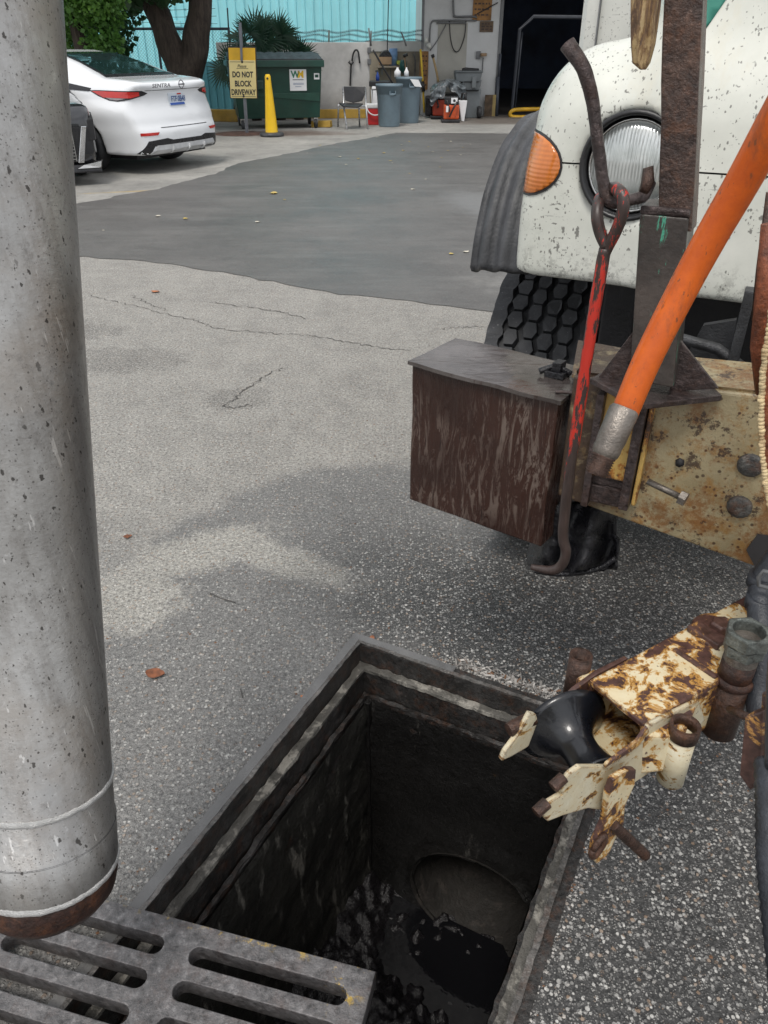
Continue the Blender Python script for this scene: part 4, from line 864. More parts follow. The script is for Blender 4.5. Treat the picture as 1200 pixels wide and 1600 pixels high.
# hourglass roller
def roller(c, L, r0, r1, ax):
    prof = [(0, -L/2), (r0*.97, -L/2)]
    for i in range(21):
        t = -1+2*i/20; rq = r0 if t < 0 else r0*.62; prof.append((r1+(rq-r1)*abs(t)**2.3, L/2*t*.985))
    prof += [(r0*.60, L/2), (0, L/2)]
    b = MB(); b.lathe(prof, c, ax, 40); return b
roller(nf(.058, -.002, -.074), .114, .074, .028, (NY+NA*.30)).build('roller', M['nylon'], ga_)
b = MB(); b.tube([nf(.052-.03, -.075, -.072), nf(.052+.02, .060, -.072)], .010, 10); b.build('roller_pin', M['rod'], ga_)
# pipe sockets
b = MB(nf); c = nf(-.012, -.088, 0); b = MB(); b.pipe(c-UP*.075, c+UP*.022, .0185, .0145, 24); b.build('pipe_socket', M['rod'], ga_, jit=.0006)
b = MB(nf); b.box(-.03, .01, -.072, -.058, -.05, -.002); b.build('socket_weld', M['nozzle'], ga_, .003, jit=.003)
c = nf(-.050, .088, -.002); b = MB(); b.pipe(c-UP*.020, c+UP*.004, .0220, .0175, 24); b.build('pipe_socket', M['rod'], ga_, jit=.0008)
b = MB(); b.pipe(c-UP*.115, c-UP*.020, .0205, .017, 24); b.build('painted_socket', M['cream'], ga_, jit=.002, jscale=40)
b = MB(); b.hexa([nf(-.09, .060, -.10), nf(.0, .060, -.10), nf(-.035, .085, -.09), nf(-.06, .085, -.09)], [nf(-.12, .060, -.01), nf(.02, .060, -.01), nf(-.035, .085, -.02), nf(-.06, .085, -.02)]); b.build('socket_gusset', M['nozzle'], ga_, .004, jit=.003, jscale=25)
# latch bar with threaded bolt
sheet('latch_bar', [(986, 1196), (974, 1195), (950, 1212), (942, 1235), (937, 1275), (921, 1310), (917, 1334), (925, 1342), (944, 1326), (954, 1305), (967, 1280), (970, 1252), (984, 1218)], HW+.020, .010, M['nozzle'], .0018)
b = MB(); c = onp(935, 1322, HW+.034); pts = [c+NA*(.011*math.cos(t))+UP*(.019*math.sin(t))-NA*(.006*math.sin(t)) for t in [2*math.pi*i/18 for i in range(19)]]; b.tube(pts, .005, 8); b.build('latch_eye', M['rod'], ga_, jit=.001, jscale=40)
q0_ = onp(957, 1288, HW+.030); q1_ = onp(1008, 1336, HW+.045); bd_ = (q1_-q0_)
pts = [q0_+bd_*(i/33) for i in range(34)]; b = MB(); b.tube(pts, [.0078+(.0012 if i % 2 else 0) for i in range(34)], 12); b.build('threaded_bolt', M['rod'], ga_)
# pivot boss, washer, hex bolt and clamp
pc = onz(1127, 985, .655); pc.z = .65
b = MB(); b.lathe([(0, .006), (.046, .006), (.048, .002), (.048, -.004)], pc, (0, 0, 1), 36); b.build('washer', M['nozzle'], ga_, .001, jit=.001)
b = MB(); b.lathe([(0, .024), (.017, .024), (.0205, .020), (.0205, .006), (0, .006)], pc, (0, 0, 1), 6); o_ = b.build('hex_bolt', M['nozzled'], ga_, .002, jit=.001)
for p in o_.data.polygons: p.use_smooth = False
b = MB(nf); b.box(-.255, -.225, -.05, .01, .0, .012); b.box(-.175, -.165, -.03, .05, .0, .006); b.build('cleat', M['nozzled'], ga_, .003, jit=.003, jscale=30)
# galvanised coupling on a brown pipe
pb_ = onz(1128, 1120, .56); top = CAM_H-pb_.y*.84
cp = thing('pipe_coupling', 'grey green hex pipe coupling screwed on a rusty upright pipe beside the cream arm', 'pipe coupling', pb_)
b = MB(); b.pipe(pb_-UP*.03, Vector((pb_.x, pb_.y, top-.105)), .0275, .021, 28); b.build('pipe', M['rod'], cp, jit=.001, jscale=40)
b = MB(); c = Vector((pb_.x, pb_.y, top-.105)); b.pipe(c, c+UP*.045, .0255, .02, 28); b.lathe([(.0275, -.004), (.031, .002), (.029, .010), (.0255, .012)], c, (0, 0, 1), 28); b.build('socket', M['darkrust'], cp, jit=.0008, jscale=40)
prof = [(.0235, .040)]+[x for i in range(6) for x in ((.0255, .042+i*.003), (.0235, .0435+i*.003))]+[(.0235, .062)]
b = MB(); b.lathe(prof, c, (0, 0, 1), 28); b.build('thread', M['ferrule'], cp)
def hexring(c, r, ri, z0, z1, rot=0):
    b = MB(); o_ = [(c.x+r*math.cos(rot+math.pi/3*i), c.y+r*math.sin(rot+math.pi/3*i)) for i in range(6)]; n = 24
    ii = [(c.x+ri*math.cos(rot+2*math.pi*i/n), c.y+ri*math.sin(rot+2*math.pi*i/n)) for i in range(n)]
    oo = [Vector(o_[i//4]+(0,)).lerp(Vector(o_[(i//4+1) % 6]+(0,)), (i % 4)/4) for i in range(n)]
    vs = [(p[0], p[1], z0) for p in oo]+[(p[0], p[1], z1) for p in oo]+[(p[0], p[1], z1) for p in ii]+[(p[0], p[1], z0) for p in ii]
    b.add(vs, [[k*n+j, k*n+(j+1) % n, ((k+1) % 4)*n+(j+1) % n, ((k+1) % 4)*n+j] for k in range(4) for j in range(n)]); return b
hexring(c, .031, .022, c.z+.060, c.z+.078, .3).build('hex_nut', M['galv'], cp, .0018)
hexring(c, .0345, .0235, c.z+.080, c.z+.105, .1).build('hex_collar', M['galv'], cp, .0025)
b = MB(); b.lathe([(0, .085), (.0235, .085)], c, (0, 0, 1), 24); b.build('plug', M['ferrule'], cp)

# ---------------------------------------------------------------- small litter near the basin
leafm = [plain('brown_leaf', (.22, .075, .03), .6, 0, .3, 60), plain('tan_leaf', (.42, .16, .07), .6, 0, .3, 60), plain('yellow_leaf', (.55, .42, .13), .6, 0, .2, 60), plain('pale_leaf', (.62, .58, .48), .6, 0, .2, 60)]
def leafmesh(c, s, seed, m, curl=.25):
    r = random.Random(seed); b = MB(); a = r.uniform(0, 6.28); dx = Vector((math.cos(a), math.sin(a), 0)); dy = Vector((-dx.y, dx.x, 0)); n = 7; vs = []
    for i in range(n+1):
        t = i/n; wd = s*.42*math.sin(math.pi*min(1, t*.95+.03))**.8*r.uniform(.75, 1.15); h = s*curl*(t-.5)**2
        for k in (-1, 0, 1): vs.append(c+dx*(s*(t-.5))+dy*(wd*k)+UP*(h+abs(k)*s*curl*.3+.004))
    b.add(vs, [[i*3+k, i*3+k+1, (i+1)*3+k+1, (i+1)*3+k] for i in range(n) for k in (0, 1)], True); return b
for (u, v, s, m, lb) in ((243, 1055, .055, 0, 'curled red brown leaf on the asphalt between the suction tube and the basin'), (581, 999, .022, 1, 'small tan leaf lying at the far corner of the basin frame'), (472, 1090, .010, 1, 'tiny tan leaf fleck left of the basin edge'), (200, 840, .03, 0, 'brown leaf beside the aluminium tube on pale asphalt'), (243, 457, .06, 1, 'flat brown leaf left of the long crack near the driveway edge'), (428, 303, .12, 2, 'yellow leaf cluster on the dark driveway behind the tube'), (1026, 1015, .0, 0, '')):
    if s: tag(leafmesh(onz(u, v), s, u, None).build('fallen_leaf', leafm[m]), lb, 'leaf')
r = random.Random(5); meshes = [leafmesh(Vector((0, 0, 0)), .075, 40+i, None).build('fallen_leaf', leafm[2+(i % 2)]) for i in range(4)]
datas = [m_.data for m_ in meshes]
for m_ in meshes: bpy.data.objects.remove(m_)
spots = [(500, 228), (531, 246), (560, 249), (627, 227), (640, 222), (655, 240), (669, 230), (676, 238), (690, 247), (704, 222), (723, 231), (613, 255), (640, 272), (645, 297), (688, 262), (589, 215), (600, 240), (402, 348), (290, 343), (247, 339), (445, 313), (735, 226), (760, 220), (541, 258), (610, 252), (665, 281), (700, 236), (720, 243), (572, 236), (480, 240), (630, 236), (728, 395), (705, 398), (162, 361)]
for i, (u, v) in enumerate(spots):
    o = bpy.data.objects.new('fallen_leaf', datas[i % 4]); COL.objects.link(o); o.location = onz(u, v)+UP*.004; o.rotation_euler.z = r.uniform(0, 6.28); o.scale = [r.uniform(.35, .85)]*3
    tag(o, 'small pale yellow leaf fallen on the dark sealed driveway', 'leaf', 'pale leaves scattered on the driveway')
for pts, lb in (([(470-142, 928), (345, 936), (368, 943)], 'thin dark twig lying on the asphalt left of the basin'), ([(376, 1078), (379, 1092)], 'short black twig left of the basin edge')):
    b = MB(); b.tube([onz(*p)+UP*.004 for p in pts], .0018, 5); tag(b.build('twig', M['crack']), lb, 'twig')
# loose stones, far too many to count
b = MB(); r = random.Random(11)
def stone(b, c, s, r):
    vs = []; 
    for (x, y, z) in ((1, 0, 0), (-1, 0, 0), (0, 1, 0), (0, -1, 0), (0, 0, 1), (0, 0, -.4)): vs.append(c+Vector((x, y, z*.8))*s*r.uniform(.6, 1.2))
    b.add(vs, [[0, 2, 4], [2, 1, 4], [1, 3, 4], [3, 0, 4], [2, 0, 5], [1, 2, 5], [3, 1, 5], [0, 3, 5]])
for i in range(3800):
    x, y = r.uniform(-1.6, 1.5), r.uniform(.45, 3.4)
    d = Vector((x, y, 0))-C0; p, q = d.dot(E1), d.dot(E2)
    if -.035 < p < W0+.012 and -.035 < q < Q0: continue
    if -.02 < (Vector((x, y, 0))-GC).dot(gx) < .8 and 0 < (Vector((x, y, 0))-GC).dot(gy) < .6 and r.random() < .8: continue
    stone(b, Vector((x, y, 0)), r.choice((.0018, .0025, .003, .0045)), r)
for i in range(900):                      # crumbs along the frame
    e = r.choice((0, 1, 1, 2)); t = r.random()
    if e == 0: c = PQ(-.03+r.gauss(-.015, .012), t*1.2)
    elif e == 1: c = PQ(.22+t*.55, -.02-abs(r.gauss(0, .02)))
    else: c = PQ(W0+.02+abs(r.gauss(0, .012)), t*1.2)
    stone(b, c, r.choice((.002, .003, .004)), r)
for i in range(260):                      # brown litter caught against the far frame
    t = r.random(); c = PQ(.30+.30*t+r.gauss(0, .02), -.035-abs(r.gauss(0, .018))); a = r.uniform(0, 3.14); L_ = r.uniform(.004, .014); dx_ = Vector((math.cos(a), math.sin(a), r.uniform(-.2, .4)))*L_; dy_ = Vector((-math.sin(a), math.cos(a), 0))*r.uniform(.001, .003)
    b.add([c+UP*.004-dx_-dy_, c+UP*.004+dx_-dy_, c+UP*.006+dx_+dy_, c+UP*.006-dx_+dy_], [[0, 1, 2, 3]])
n = NT('loose_chips'); ge = n.n('ShaderNodeNewGeometry'); mm = n.fin(n.mix(n.rng(ge.outputs['Random Per Island'], .85, .88), n.mix(ge.outputs['Random Per Island'], (.10, .095, .09), (.60, .57, .53)), (.16, .08, .04)), .7)
tag(b.build('loose_gravel', mm), 'loose pale and dark stone chips strewn over the asphalt round the basin', 'gravel', kind='stuff')
# mud and pine litter at the frame's far right
# ---------------------------------------------------------------- background buildings
def corr_mat(name, c, dirt=.5):
    n = NT(name); a = n.noise(.7, 6, .7); s = n.noise(3, 5, .7, n.map((2, 2, .15)))
    col = n.mix(n.rng(a, .3, .7), tuple(x*.85 for x in c), c); col = n.mix(n.rng(s, .55, .8, 0, dirt), col, tuple(x*.5 for x in c)); n.bump(n.noise(4, 2), .05, .01); return n.fin(col, .5, 0, .3)
teal = corr_mat('teal_siding', (.40, .86, .94)); tealp = corr_mat('teal_siding_dusty', (.17, .48, .56))
TY = 26.5
tw = thing('metal_building', 'long turquoise corrugated metal building beyond the fence and low wall', 'building', (-6, TY, 0))
def corr(x0, x1, y, z0, z1, pitch, dep, m, nm='wall', parent=None):
    """ribbed sheet metal: narrow raised ribs between flat pans"""
    b = MB(); x = x0; P = [(x0, y)]
    while x < x1-1e-6:
        P += [(x+pitch*.62, y), (x+pitch*.70, y-dep), (x+pitch*.86, y-dep), (x+pitch*.94, y), (x+pitch, y)]; x += pitch
    vs = [(px, py, z0) for px, py in P]+[(px, py, z1) for px, py in P]; n = len(P)
    b.add(vs, [[i, i+1, n+i+1, n+i] for i in range(n-1)]); return b.build(nm, m, parent)
x = -22.0; i = 0
while x < 1.0:                                     # siding sheets, each lapped over the last
    corr(x, x+1.0, TY-(.012 if i % 2 else 0), .0, 9.0, .25, .045, teal, 'siding_panel', tw); x += 1.0; i += 1
b = MB(); b.box(-22, .95, TY+.05, TY+14, 0, 9); b.build('hall', M['grey'], tw)
b = MB(); b.box(-8.05, -7.93, TY-.14, TY-.05, 0, 9.0); b.build('downpipe', tealp, tw, .01)
b = MB(); b.box(-3.9, -3.3, TY-.12, TY-.05, 1.72, 1.86); b.build('flashing', M['grey'], tw)
for xx in (-11.6, -9.6, -6.8): b = MB(); b.box(xx, xx+.9, TY-.10, TY-.046, 1.95, 2.10); b.build('gutter_ledge', teal, tw, .01)
conc = plain('painted_grey_block', (.56, .555, .54), .8, 0, .12, 1.4, .3, None, ((.22, .21, .2), .5))
white = plain('white_render', (.56, .57, .57), .75, 0, .06, 1.5, .2, None, ((.35, .35, .34), .45))
LWY = 20.9
lw = thing('low_wall', 'low grey block wall between the dumpster and the chair', 'wall', (-1.8, LWY, 0))
b = MB(); b.box(ony(345, 150, LWY).x, ony(578, 185, LWY).x, LWY, LWY+.2, 0, 1.55); b.build('wall', conc, lw, .015)
b = MB(); b.box(-2.5, -2.2, LWY+.03, LWY+.15, 1.55, 1.64); b.build('cap_block', M['black'], lw)
xr0, xr1 = ony(578, 185, LWY).x, ony(661, 185, 21.9).x
rw = thing('recess_wall', 'beige plywood faced wall carrying a shelf, behind the rubbish cans', 'wall', ((xr0+xr1)/2, 22.1, 0))
ply = plain('stained_plywood', (.30, .26, .20), .75, 0, .2, 2.5, .2, None, ((.15, .13, .11), .7))
b = MB(); b.box(xr0-.1, xr1+.3, 22.1, 22.3, 0, 1.36); b.build('panel', ply, rw); b = MB(); b.box(xr0-.1, xr1+.3, 22.08, 22.3, 1.36, 1.58); b.build('cap', conc, rw)
for xx in (xr0+.5, xr0+1.1): b = MB(); b.box(xx, xx+.02, 22.085, 22.099, 0, 1.36); b.build('seam', M['grey'], rw)
# garage
GY = 21.3; gx0 = ony(660, 100, GY).x; gx1 = ony(778, 100, GY).x
garage = thing('garage', 'white rendered garage building with a tall dark open bay', 'garage', (gx0, GY, 0))
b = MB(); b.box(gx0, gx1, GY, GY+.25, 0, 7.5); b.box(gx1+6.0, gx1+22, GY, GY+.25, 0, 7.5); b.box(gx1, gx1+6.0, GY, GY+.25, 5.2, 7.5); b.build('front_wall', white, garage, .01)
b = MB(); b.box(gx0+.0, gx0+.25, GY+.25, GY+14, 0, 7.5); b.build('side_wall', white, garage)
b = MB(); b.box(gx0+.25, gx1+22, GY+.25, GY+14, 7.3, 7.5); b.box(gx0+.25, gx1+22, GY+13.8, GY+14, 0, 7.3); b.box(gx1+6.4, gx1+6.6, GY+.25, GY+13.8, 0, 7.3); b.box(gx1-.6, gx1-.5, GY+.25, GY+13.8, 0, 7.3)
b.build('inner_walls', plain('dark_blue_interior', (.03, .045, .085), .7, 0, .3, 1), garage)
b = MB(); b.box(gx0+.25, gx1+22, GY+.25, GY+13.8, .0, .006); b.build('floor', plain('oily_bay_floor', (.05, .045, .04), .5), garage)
b = MB(); b.box(xr0, gx1+8, 18.9, GY-.001, 3.5, 3.62); b.build('canopy', M['grey'], garage)
b = MB(); b.box(gx1-.03, gx1+.05, GY-.02, GY+.3, 0, 5.2); b.build('jamb', M['grey'], garage, .01)
b = MB(); b.box(gx0-.04, gx0+.02, GY-.03, GY+.02, 1.4, 7.5); b.build('corner_trim', M['grey'], garage)
p_ = lambda u, v, Y=GY: ony(u, v, Y)
# lighter recessed panel with conduits and looping cable
b = MB(); A_ = p_(681, 150); B_ = p_(731, 36); b.box(A_.x, B_.x, GY-.012, GY-.001, 0, B_.z); b.build('panel', plain('beige_panel', (.40, .39, .35), .8, 0, .08, 2), garage, .004)
cd = M['grey']
def wire(nm, pts, r, m, par, Y=GY-.05, sub=6):
    b = MB(); b.tube(smoothline([p_(u, v, Y) for u, v in pts], sub), r, 6); return b.build(nm, m, par)
wire('conduit', [(671, 75), (672, 45), (675, 34), (685, 32), (745, 32)], .018, cd, garage); wire('conduit', [(708, 0), (709, 22), (712, 26), (740, 26), (745, 28)], .022, cd, garage)
wire('cable', [(702, 32), (704, 60), (708, 76), (713, 81), (719, 76), (726, 55), (728, 33)], .012, M['black'], garage); wire('cable', [(672, 79), (684, 62), (697, 38)], .012, cd, garage); wire('cable', [(745, 22), (760, 14), (778, 4)], .012, M['black'], garage)
wire('pipe', [(682, 36), (728, 36)], .018, cd, garage)
b = MB(); q = p_(666, 63, GY-.12); b.tube([q-UP*.05, q+UP*.06], [.05, .035], 12); b.tube([q+Vector((.04, 0, -.06)), q+Vector((.10, 0, -.16))], .05, 10); b.build('wall_lamp', M['cab'], garage)
b = MB(); b.box(p_(744, 80).x, p_(751, 80).x, GY-.06, GY, p_(744, 92).z, p_(744, 80).z); b.build('switch_box', M['grey'], garage, .01)
# rusty notice boards
og = plain('faded_orange_board', (.30, .15, .045), .7, 0, .3, 6, .3); og2 = plain('brown_board', (.13, .085, .05), .7, 0, .3, 6, .3)
def board(nm, u0, v0, u1, v1, m, Y, lb, cat='sign', lines=0, par=None):
    a = p_(u0, v0, Y); c = p_(u1, v1, Y); b = MB(); b.box(a.x, c.x, Y-.02, Y, c.z, a.z); o = b.build(nm, m, par, .003)
    if lb: tag(o, lb, cat)
    for i in range(lines):
        z = a.z-(a.z-c.z)*(i+1)/(lines+1); bb = MB(); r_ = random.Random(i+u0); x = a.x+.04
        while x < c.x-.06:
            w_ = r_.uniform(.03, .09); bb.box(x, min(x+w_, c.x-.03), Y-.0225, Y-.0205, z-.016, z+.016); x += w_+.03
        bb.build('print', M['darkrust'], o)
    return o
board('notice_board', 741, -30, 767, 32, og, GY-.01, 'tall faded orange notice board high on the white wall', lines=6)
board('notice_board', 750, 33, 770, 50, og2, GY-.01, 'small brown slatted board below the faded orange notice board', lines=3)
board('notice_board', 656, 80, 668, 140, og, 21.25, 'narrow rusty orange board at the garage corner behind the yellow pole', lines=7)
board('crate_board', 758, 148, 768, 184, og2, GY-.15, 'brown rusty board leaning at the foot of the white wall by the bay', 'board')
board('plank', 768, 148, 773, 182, plain('yellow_plank', (.35, .26, .1), .7), GY-.12, 'pale yellow plank leaning beside the brown board by the bay', 'plank')
# inside the bay: pale portal frame, guide rail, yellow barrier
pf = thing('portal_frame', 'pale metal pipe frame standing in the dark garage bay', 'frame', p_(812, 178, 22.5)*1.0)
pw = plain('pale_pipe', (.06, .068, .085), .5)
b = MB(); b.tube([p_(799, 178, 22.5), p_(812, 46, 22.5), p_(834, 26, 22.5), p_(915, 27, 22.5)], .045, 8, smooth=False); b.build('outer_pipe', pw, pf)
b = MB(); b.tube([p_(804, 178, 22.6), p_(816, 50, 22.6)], .022, 8); b.build('inner_pipe', pw, pf)
rl = MB(); rl.tube([p_(775, 182, GY-.05), p_(778, 120, GY-.05)], .05, 8); rl.tube([p_(779, 122, GY-.05), p_(782, 84, GY-.05)], .03, 8); tag(rl.build('door_rail', pw), 'grey door rail at the left jamb of the dark garage bay', 'rail')
yb = thing('yellow_barrier', 'low yellow tube barrier on the floor at the mouth of the dark bay', 'barrier', onz(800, 186)); ym = plain('yellow_safety_paint', (.62, .36, .02), .45, 0, .15, 4, .15, None, ((.3, .18, .04), .5))
b = MB(); pts = smoothline([ony(860, 182, 20.9), ony(812, 183, 20.9), ony(800, 182, 20.9), ony(797, 178, 20.9), ony(801, 173, 20.9), ony(815, 171, 20.9), ony(865, 170, 20.9)], 6); b.tube(pts, .045, 10); b.build('rail', ym, yb)

# ---------------------------------------------------------------- fence, wires
cf = thing('chain_link_fence', 'dark chain link fence with top rail and barbed wire behind the white car', 'fence', (-6.5, 22.4, 0)); FY = 22.4; dk = plain('dark_fence_steel', (.05, .06, .075), .5, .3)
fx0, fx1 = -14.0, ony(362, 100, FY).x
zr = [ony(250, v, FY).z for v in (45, 138)]
b = MB()
for z_, r_ in ((zr[0], .03), (zr[1], .022)): b.tube([(fx0, FY, z_), (fx1, FY, z_)], r_, 8)
b.build('rail', dk, cf)
for x_ in (ony(246, 60, FY).x, -10.5, -13.8, fx1):
    b = MB(); b.tube([(x_, FY, 0), (x_, FY, zr[0]+.03)], .032, 8); b.tube([(x_, FY, zr[0]), (x_+.05, FY-.2, zr[0]+.42)], .018, 6); b.build('post', dk, cf)
b = MB(); pitch = .075
x_ = fx0-zr[0]
while x_ < fx1:
    for sg in (1, -1):
        a0 = x_ if sg > 0 else x_+zr[0]; pa_, pb2 = Vector((a0, FY, 0)), Vector((a0+sg*zr[0], FY, zr[0]))
        d_ = Vector((.0025, 0, 0))
        t0 = max(0, (fx0-min(pa_.x, pb2.x))/zr[0]) if True else 0; t1 = min(1, (fx1-min(pa_.x, pb2.x))/zr[0])
        if t1 > t0:
            if sg > 0: q0_, q1_ = pa_.lerp(pb2, t0), pa_.lerp(pb2, t1)
            else: q0_, q1_ = pa_.lerp(pb2, 1-t1), pa_.lerp(pb2, 1-t0)
            b.add([q0_-d_, q0_+d_, q1_+d_, q1_-d_], [[0, 1, 2, 3]])
    x_ += pitch
tag(b.build('wire_mesh', dk, cf), kind='stuff')
def strand(pts, Y, r_=.006, barb=True, par=None):
    b = MB(); L = smoothline(pts, 6); b.tube(L, r_, 4)
    if barb:
        for i in range(0, len(L)-1, 2):
            c = L[i]; b.tube([c+Vector((-.02, 0, .025)), c+Vector((.02, 0, -.025))], r_*.7, 3); b.tube([c+Vector((.015, 0, .03)), c+Vector((-.015, 0, -.03))], r_*.7, 3)
    return b.build('barbed_wire', dk, par)
for k_, dz in enumerate((.12, .26, .4)): strand([Vector((fx0+i*1.1, FY-.05*k_, zr[0]+dz+.02*math.sin(i*2+k_))) for i in range(int((fx1-fx0)/1.1)+1)], FY, par=cf)
bw = thing('barbed_wire_line', 'sagging barbed wire strands on stakes above the low grey wall', 'barbed wire', (-1.0, LWY+.1, 1.55))
for v_, rr_ in ((49, 1), (55, 2), (62, 3)):
    strand([ony(u, v_+2*math.sin(u*.12+rr_)+rr_*.5, LWY+.1) for u in range(445, 662, 9)], LWY, .006, par=bw)
for u, v0, du in ((514, 47, 0), (576, 44, 4), (627, 50, 8), (580, 48, -1)):
    b = MB(); b.tube([ony(u+du, 72, LWY+.1), ony(u, v0, LWY+.1)], .018, 6); b.build('stake', M['grey'] if u != 514 else og2, bw)
# thin pole wire above the shelf
b = MB(); b.tube([ony(605, 80, 21.5), ony(608, -40, 21.5)], .012, 6); tag(b.build('support_wire', dk), 'thin dark upright wire rising above the shelf', 'wire')

# ---------------------------------------------------------------- trees and plants
bark = NT('dark_bark'); s_ = bark.noise(7, 7, .75, bark.map((2.2, 2.2, .4)), .6); c_ = bark.mix(bark.rng(s_, .35, .65), (.022, .016, .012), (.085, .065, .05)); bark.bump(s_, 1, .05); bark = bark.fin(c_, .9)
lfA = mat_leafy('bright_leaves', (.05, .13, .02), (.16, .32, .05), (.08, .2, .035)); lfB = mat_leafy('dark_leaves', (.015, .045, .015), (.045, .10, .03), (.025, .07, .02)); lfP = mat_leafy('palm_blades', (.012, .045, .028), (.035, .085, .045), (.02, .065, .035))
def leaves(name, m, par, clumps, n, s, seed, tris=False):
    r = random.Random(seed); N = n; P = []
    ws = [c[3]**2 for c in clumps]
    b = MB(); V = b.v; Fc = b.f
    for i in range(N):
        c = r.choices(clumps, ws)[0]; d = Vector((r.gauss(0, 1), r.gauss(0, 1), r.gauss(0, 1))).normalized()*(c[3]*r.random()**.4); p = Vector(c[:3])+Vector((d.x, d.y, d.z*.75))
        a = Vector((r.gauss(0, 1), r.gauss(0, 1), r.gauss(0, .6)-.3)).normalized(); e = a.orthogonal(); e.rotate(Matrix.Rotation(r.uniform(0, 6.28), 3, a)); L = s*r.uniform(.6, 1.3); W_ = L*.32
        k = len(V); V += [p, p+a*L*.5+e*W_, p+a*L, p+a*L*.5-e*W_]; Fc.append([k, k+1, k+2, k+3])
    b.sm = [False]*len(Fc); return b.build(name, m, par)
TYY = 18.6
tr = thing('forked_tree', 'dark barked tree with a forked trunk behind the white car', 'tree', (ony(290, 150, TYY).x, TYY, 0))
q = lambda u, v, Y=TYY: ony(u, v, Y)
b = MB(); fork = q(291, 112)
base = Vector((q(293, 140).x, TYY, 0))
b.tube(smoothline([base, base+UP*.3, q(293, 150), q(291, 118), q(300, 92), q(309, 55), q(313, 10), q(318, -60), q(330, -160)], 5), [.40-.20*min(1, i/38) if i > 4 else .50-.012*i for i in range(41)], 18)
b.tube(smoothline([q(290, 145), q(284, 112), q(275, 92), q(262, 60), q(248, 25), q(232, -10), q(200, -70), q(150, -150)], 5), [.30-.10*i/35 for i in range(36)], 16)
b.build('trunk', bark, tr, jit=.05, jscale=2.2)
b = MB()
for (a_, c2, r_) in ((q(318, -60), q(420, -230), .16), (q(200, -70), q(60, -200), .12), (q(318, -60), Vector((-4, 15, 6)), .14), (q(240, 0), Vector((-8, 16, 5)), .1)): b.tube([a_, (Vector(a_)+Vector(c2))/2+UP*.2, c2], [r_, r_*.7, r_*.4], 8)
b.build('limb', bark, tr)
r = random.Random(3); cl = []
for i in range(46): cl.append((r.uniform(-11.5, -2.4), r.uniform(14.5, 21), r.uniform(4.0, 7.5), r.uniform(.8, 1.7)))
for (u, v, rr_) in ((170, -14, .55), (215, -22, .5), (268, -30, .55), (300, -40, .5), (185, -5, .3), (250, 2, .16), (228, 0, .22), (205, 3, .2)): pp = q(u, v, TYY-.4); cl.append((pp.x, pp.y, pp.z, rr_))
leaves('crown', lfB, tr, cl, 26000, .17, 4)
bt = thing('leafy_bush', 'bright green leafy small tree at the upper left behind the white car roof', 'tree', (ony(125, 100, 17.6).x, 17.6, 0))
b = MB(); bx0 = ony(122, 60, 17.6); b.tube([(bx0.x, 17.6, 0), (bx0.x+.05, 17.6, 1.5), (bx0.x-.1, 17.6, 3.2)], [.17, .15, .1], 10); b.build('trunk', bark, bt, jit=.02, jscale=4)
cl = [];
for (u, v, rr_, dY) in ((118, 8, .45, -.2), (140, 18, .5, 0), (160, 30, .42, .2), (172, 12, .3, 0), (150, 0, .5, -.4), (118, -20, .7, 0), (165, 58, .3, -.1), (176, 66, .24, .1), (150, 66, .28, 0), (118, 50, .3, .8), (130, 70, .3, .8), (105, 60, .4, .8), (184, 76, .16, 0), (158, -30, .6, 0), (90, 20, .6, .3)): pp = ony(u, v, 17.4+dY); cl.append((*pp, rr_))
leaves('crown', lfA, bt, cl, 6500, .085, 9)
hd = thing('dark_hedge', 'dark green foliage mass behind the leafy bush at the far left', 'hedge', (-9.5, 21.5, 0))
leaves('foliage', lfB, hd, [(-10.5+i*.55, 21.3+.3*math.sin(i*3), .6+(i*37 % 11)*.17, .7) for i in range(9)], 7000, .14, 12)
# fan palms behind the dumpster
def fanpalm(nm, lb, cx, cy, Y, R, nf_, seed):
    r = random.Random(seed); c = ony(cx, cy, Y); t = thing(nm, lb, 'palm', (c.x, Y, 0)); b = MB(); b.tube([(c.x, Y, 0), (c.x+.03, Y, c.z*.6), (c.x, Y, c.z-.1)], [.12, .10, .08], 10); b.build('trunk', bark, t, jit=.02)
    for k in range(nf_):
        th = r.uniform(0, 6.28); el = r.uniform(-.3, 1.35); d = Vector((math.cos(th)*math.cos(el), math.sin(th)*math.cos(el)*.6-.25, math.sin(el))).normalized(); hub = c+d*R*r.uniform(.15, .5)-UP*.1
        b = MB(); b.tube([c-UP*.25, hub], .012, 4); up = (Vector((0, -1, .4))+Vector((r.gauss(0, .5), r.gauss(0, .3), r.gauss(0, .5)))).normalized(); sd_ = d.cross(up).normalized()
        nb = 22
        for i in range(nb):
            a = (i/(nb-1)-.5)*4.3; e = (d*math.cos(a)+sd_*math.sin(a)).normalized(); L = R*r.uniform(.6, .8)*(1-.12*abs(a)/2); w_ = .020; s2 = e.cross(up).normalized()
            dr = -UP*L*.10; b.add([hub-s2*.004, hub+s2*.004, hub+e*L*.5+s2*w_, hub+e*L*.5-s2*w_, hub+e*L+dr], [[0, 1, 2, 3], [3, 2, 4]])
        b.build('frond', lfP, t)
    return t
fanpalm('fan_palm', 'spiky fan palm rising behind the yellow warning sign', 392, 62, 19.95, .74, 9, 1)
fanpalm('fan_palm', 'tall spiky fan palm behind the middle of the dumpster lid', 430, 55, 20.1, .70, 9, 2)
fanpalm('fan_palm', 'low fan palm poking out past the right end of the dumpster lid', 462, 92, 20.2, .6, 7, 3)
fanpalm('fan_palm', 'low fan palm left of the yellow sign against the blue siding', 366, 104, 19.95, .66, 7, 4)
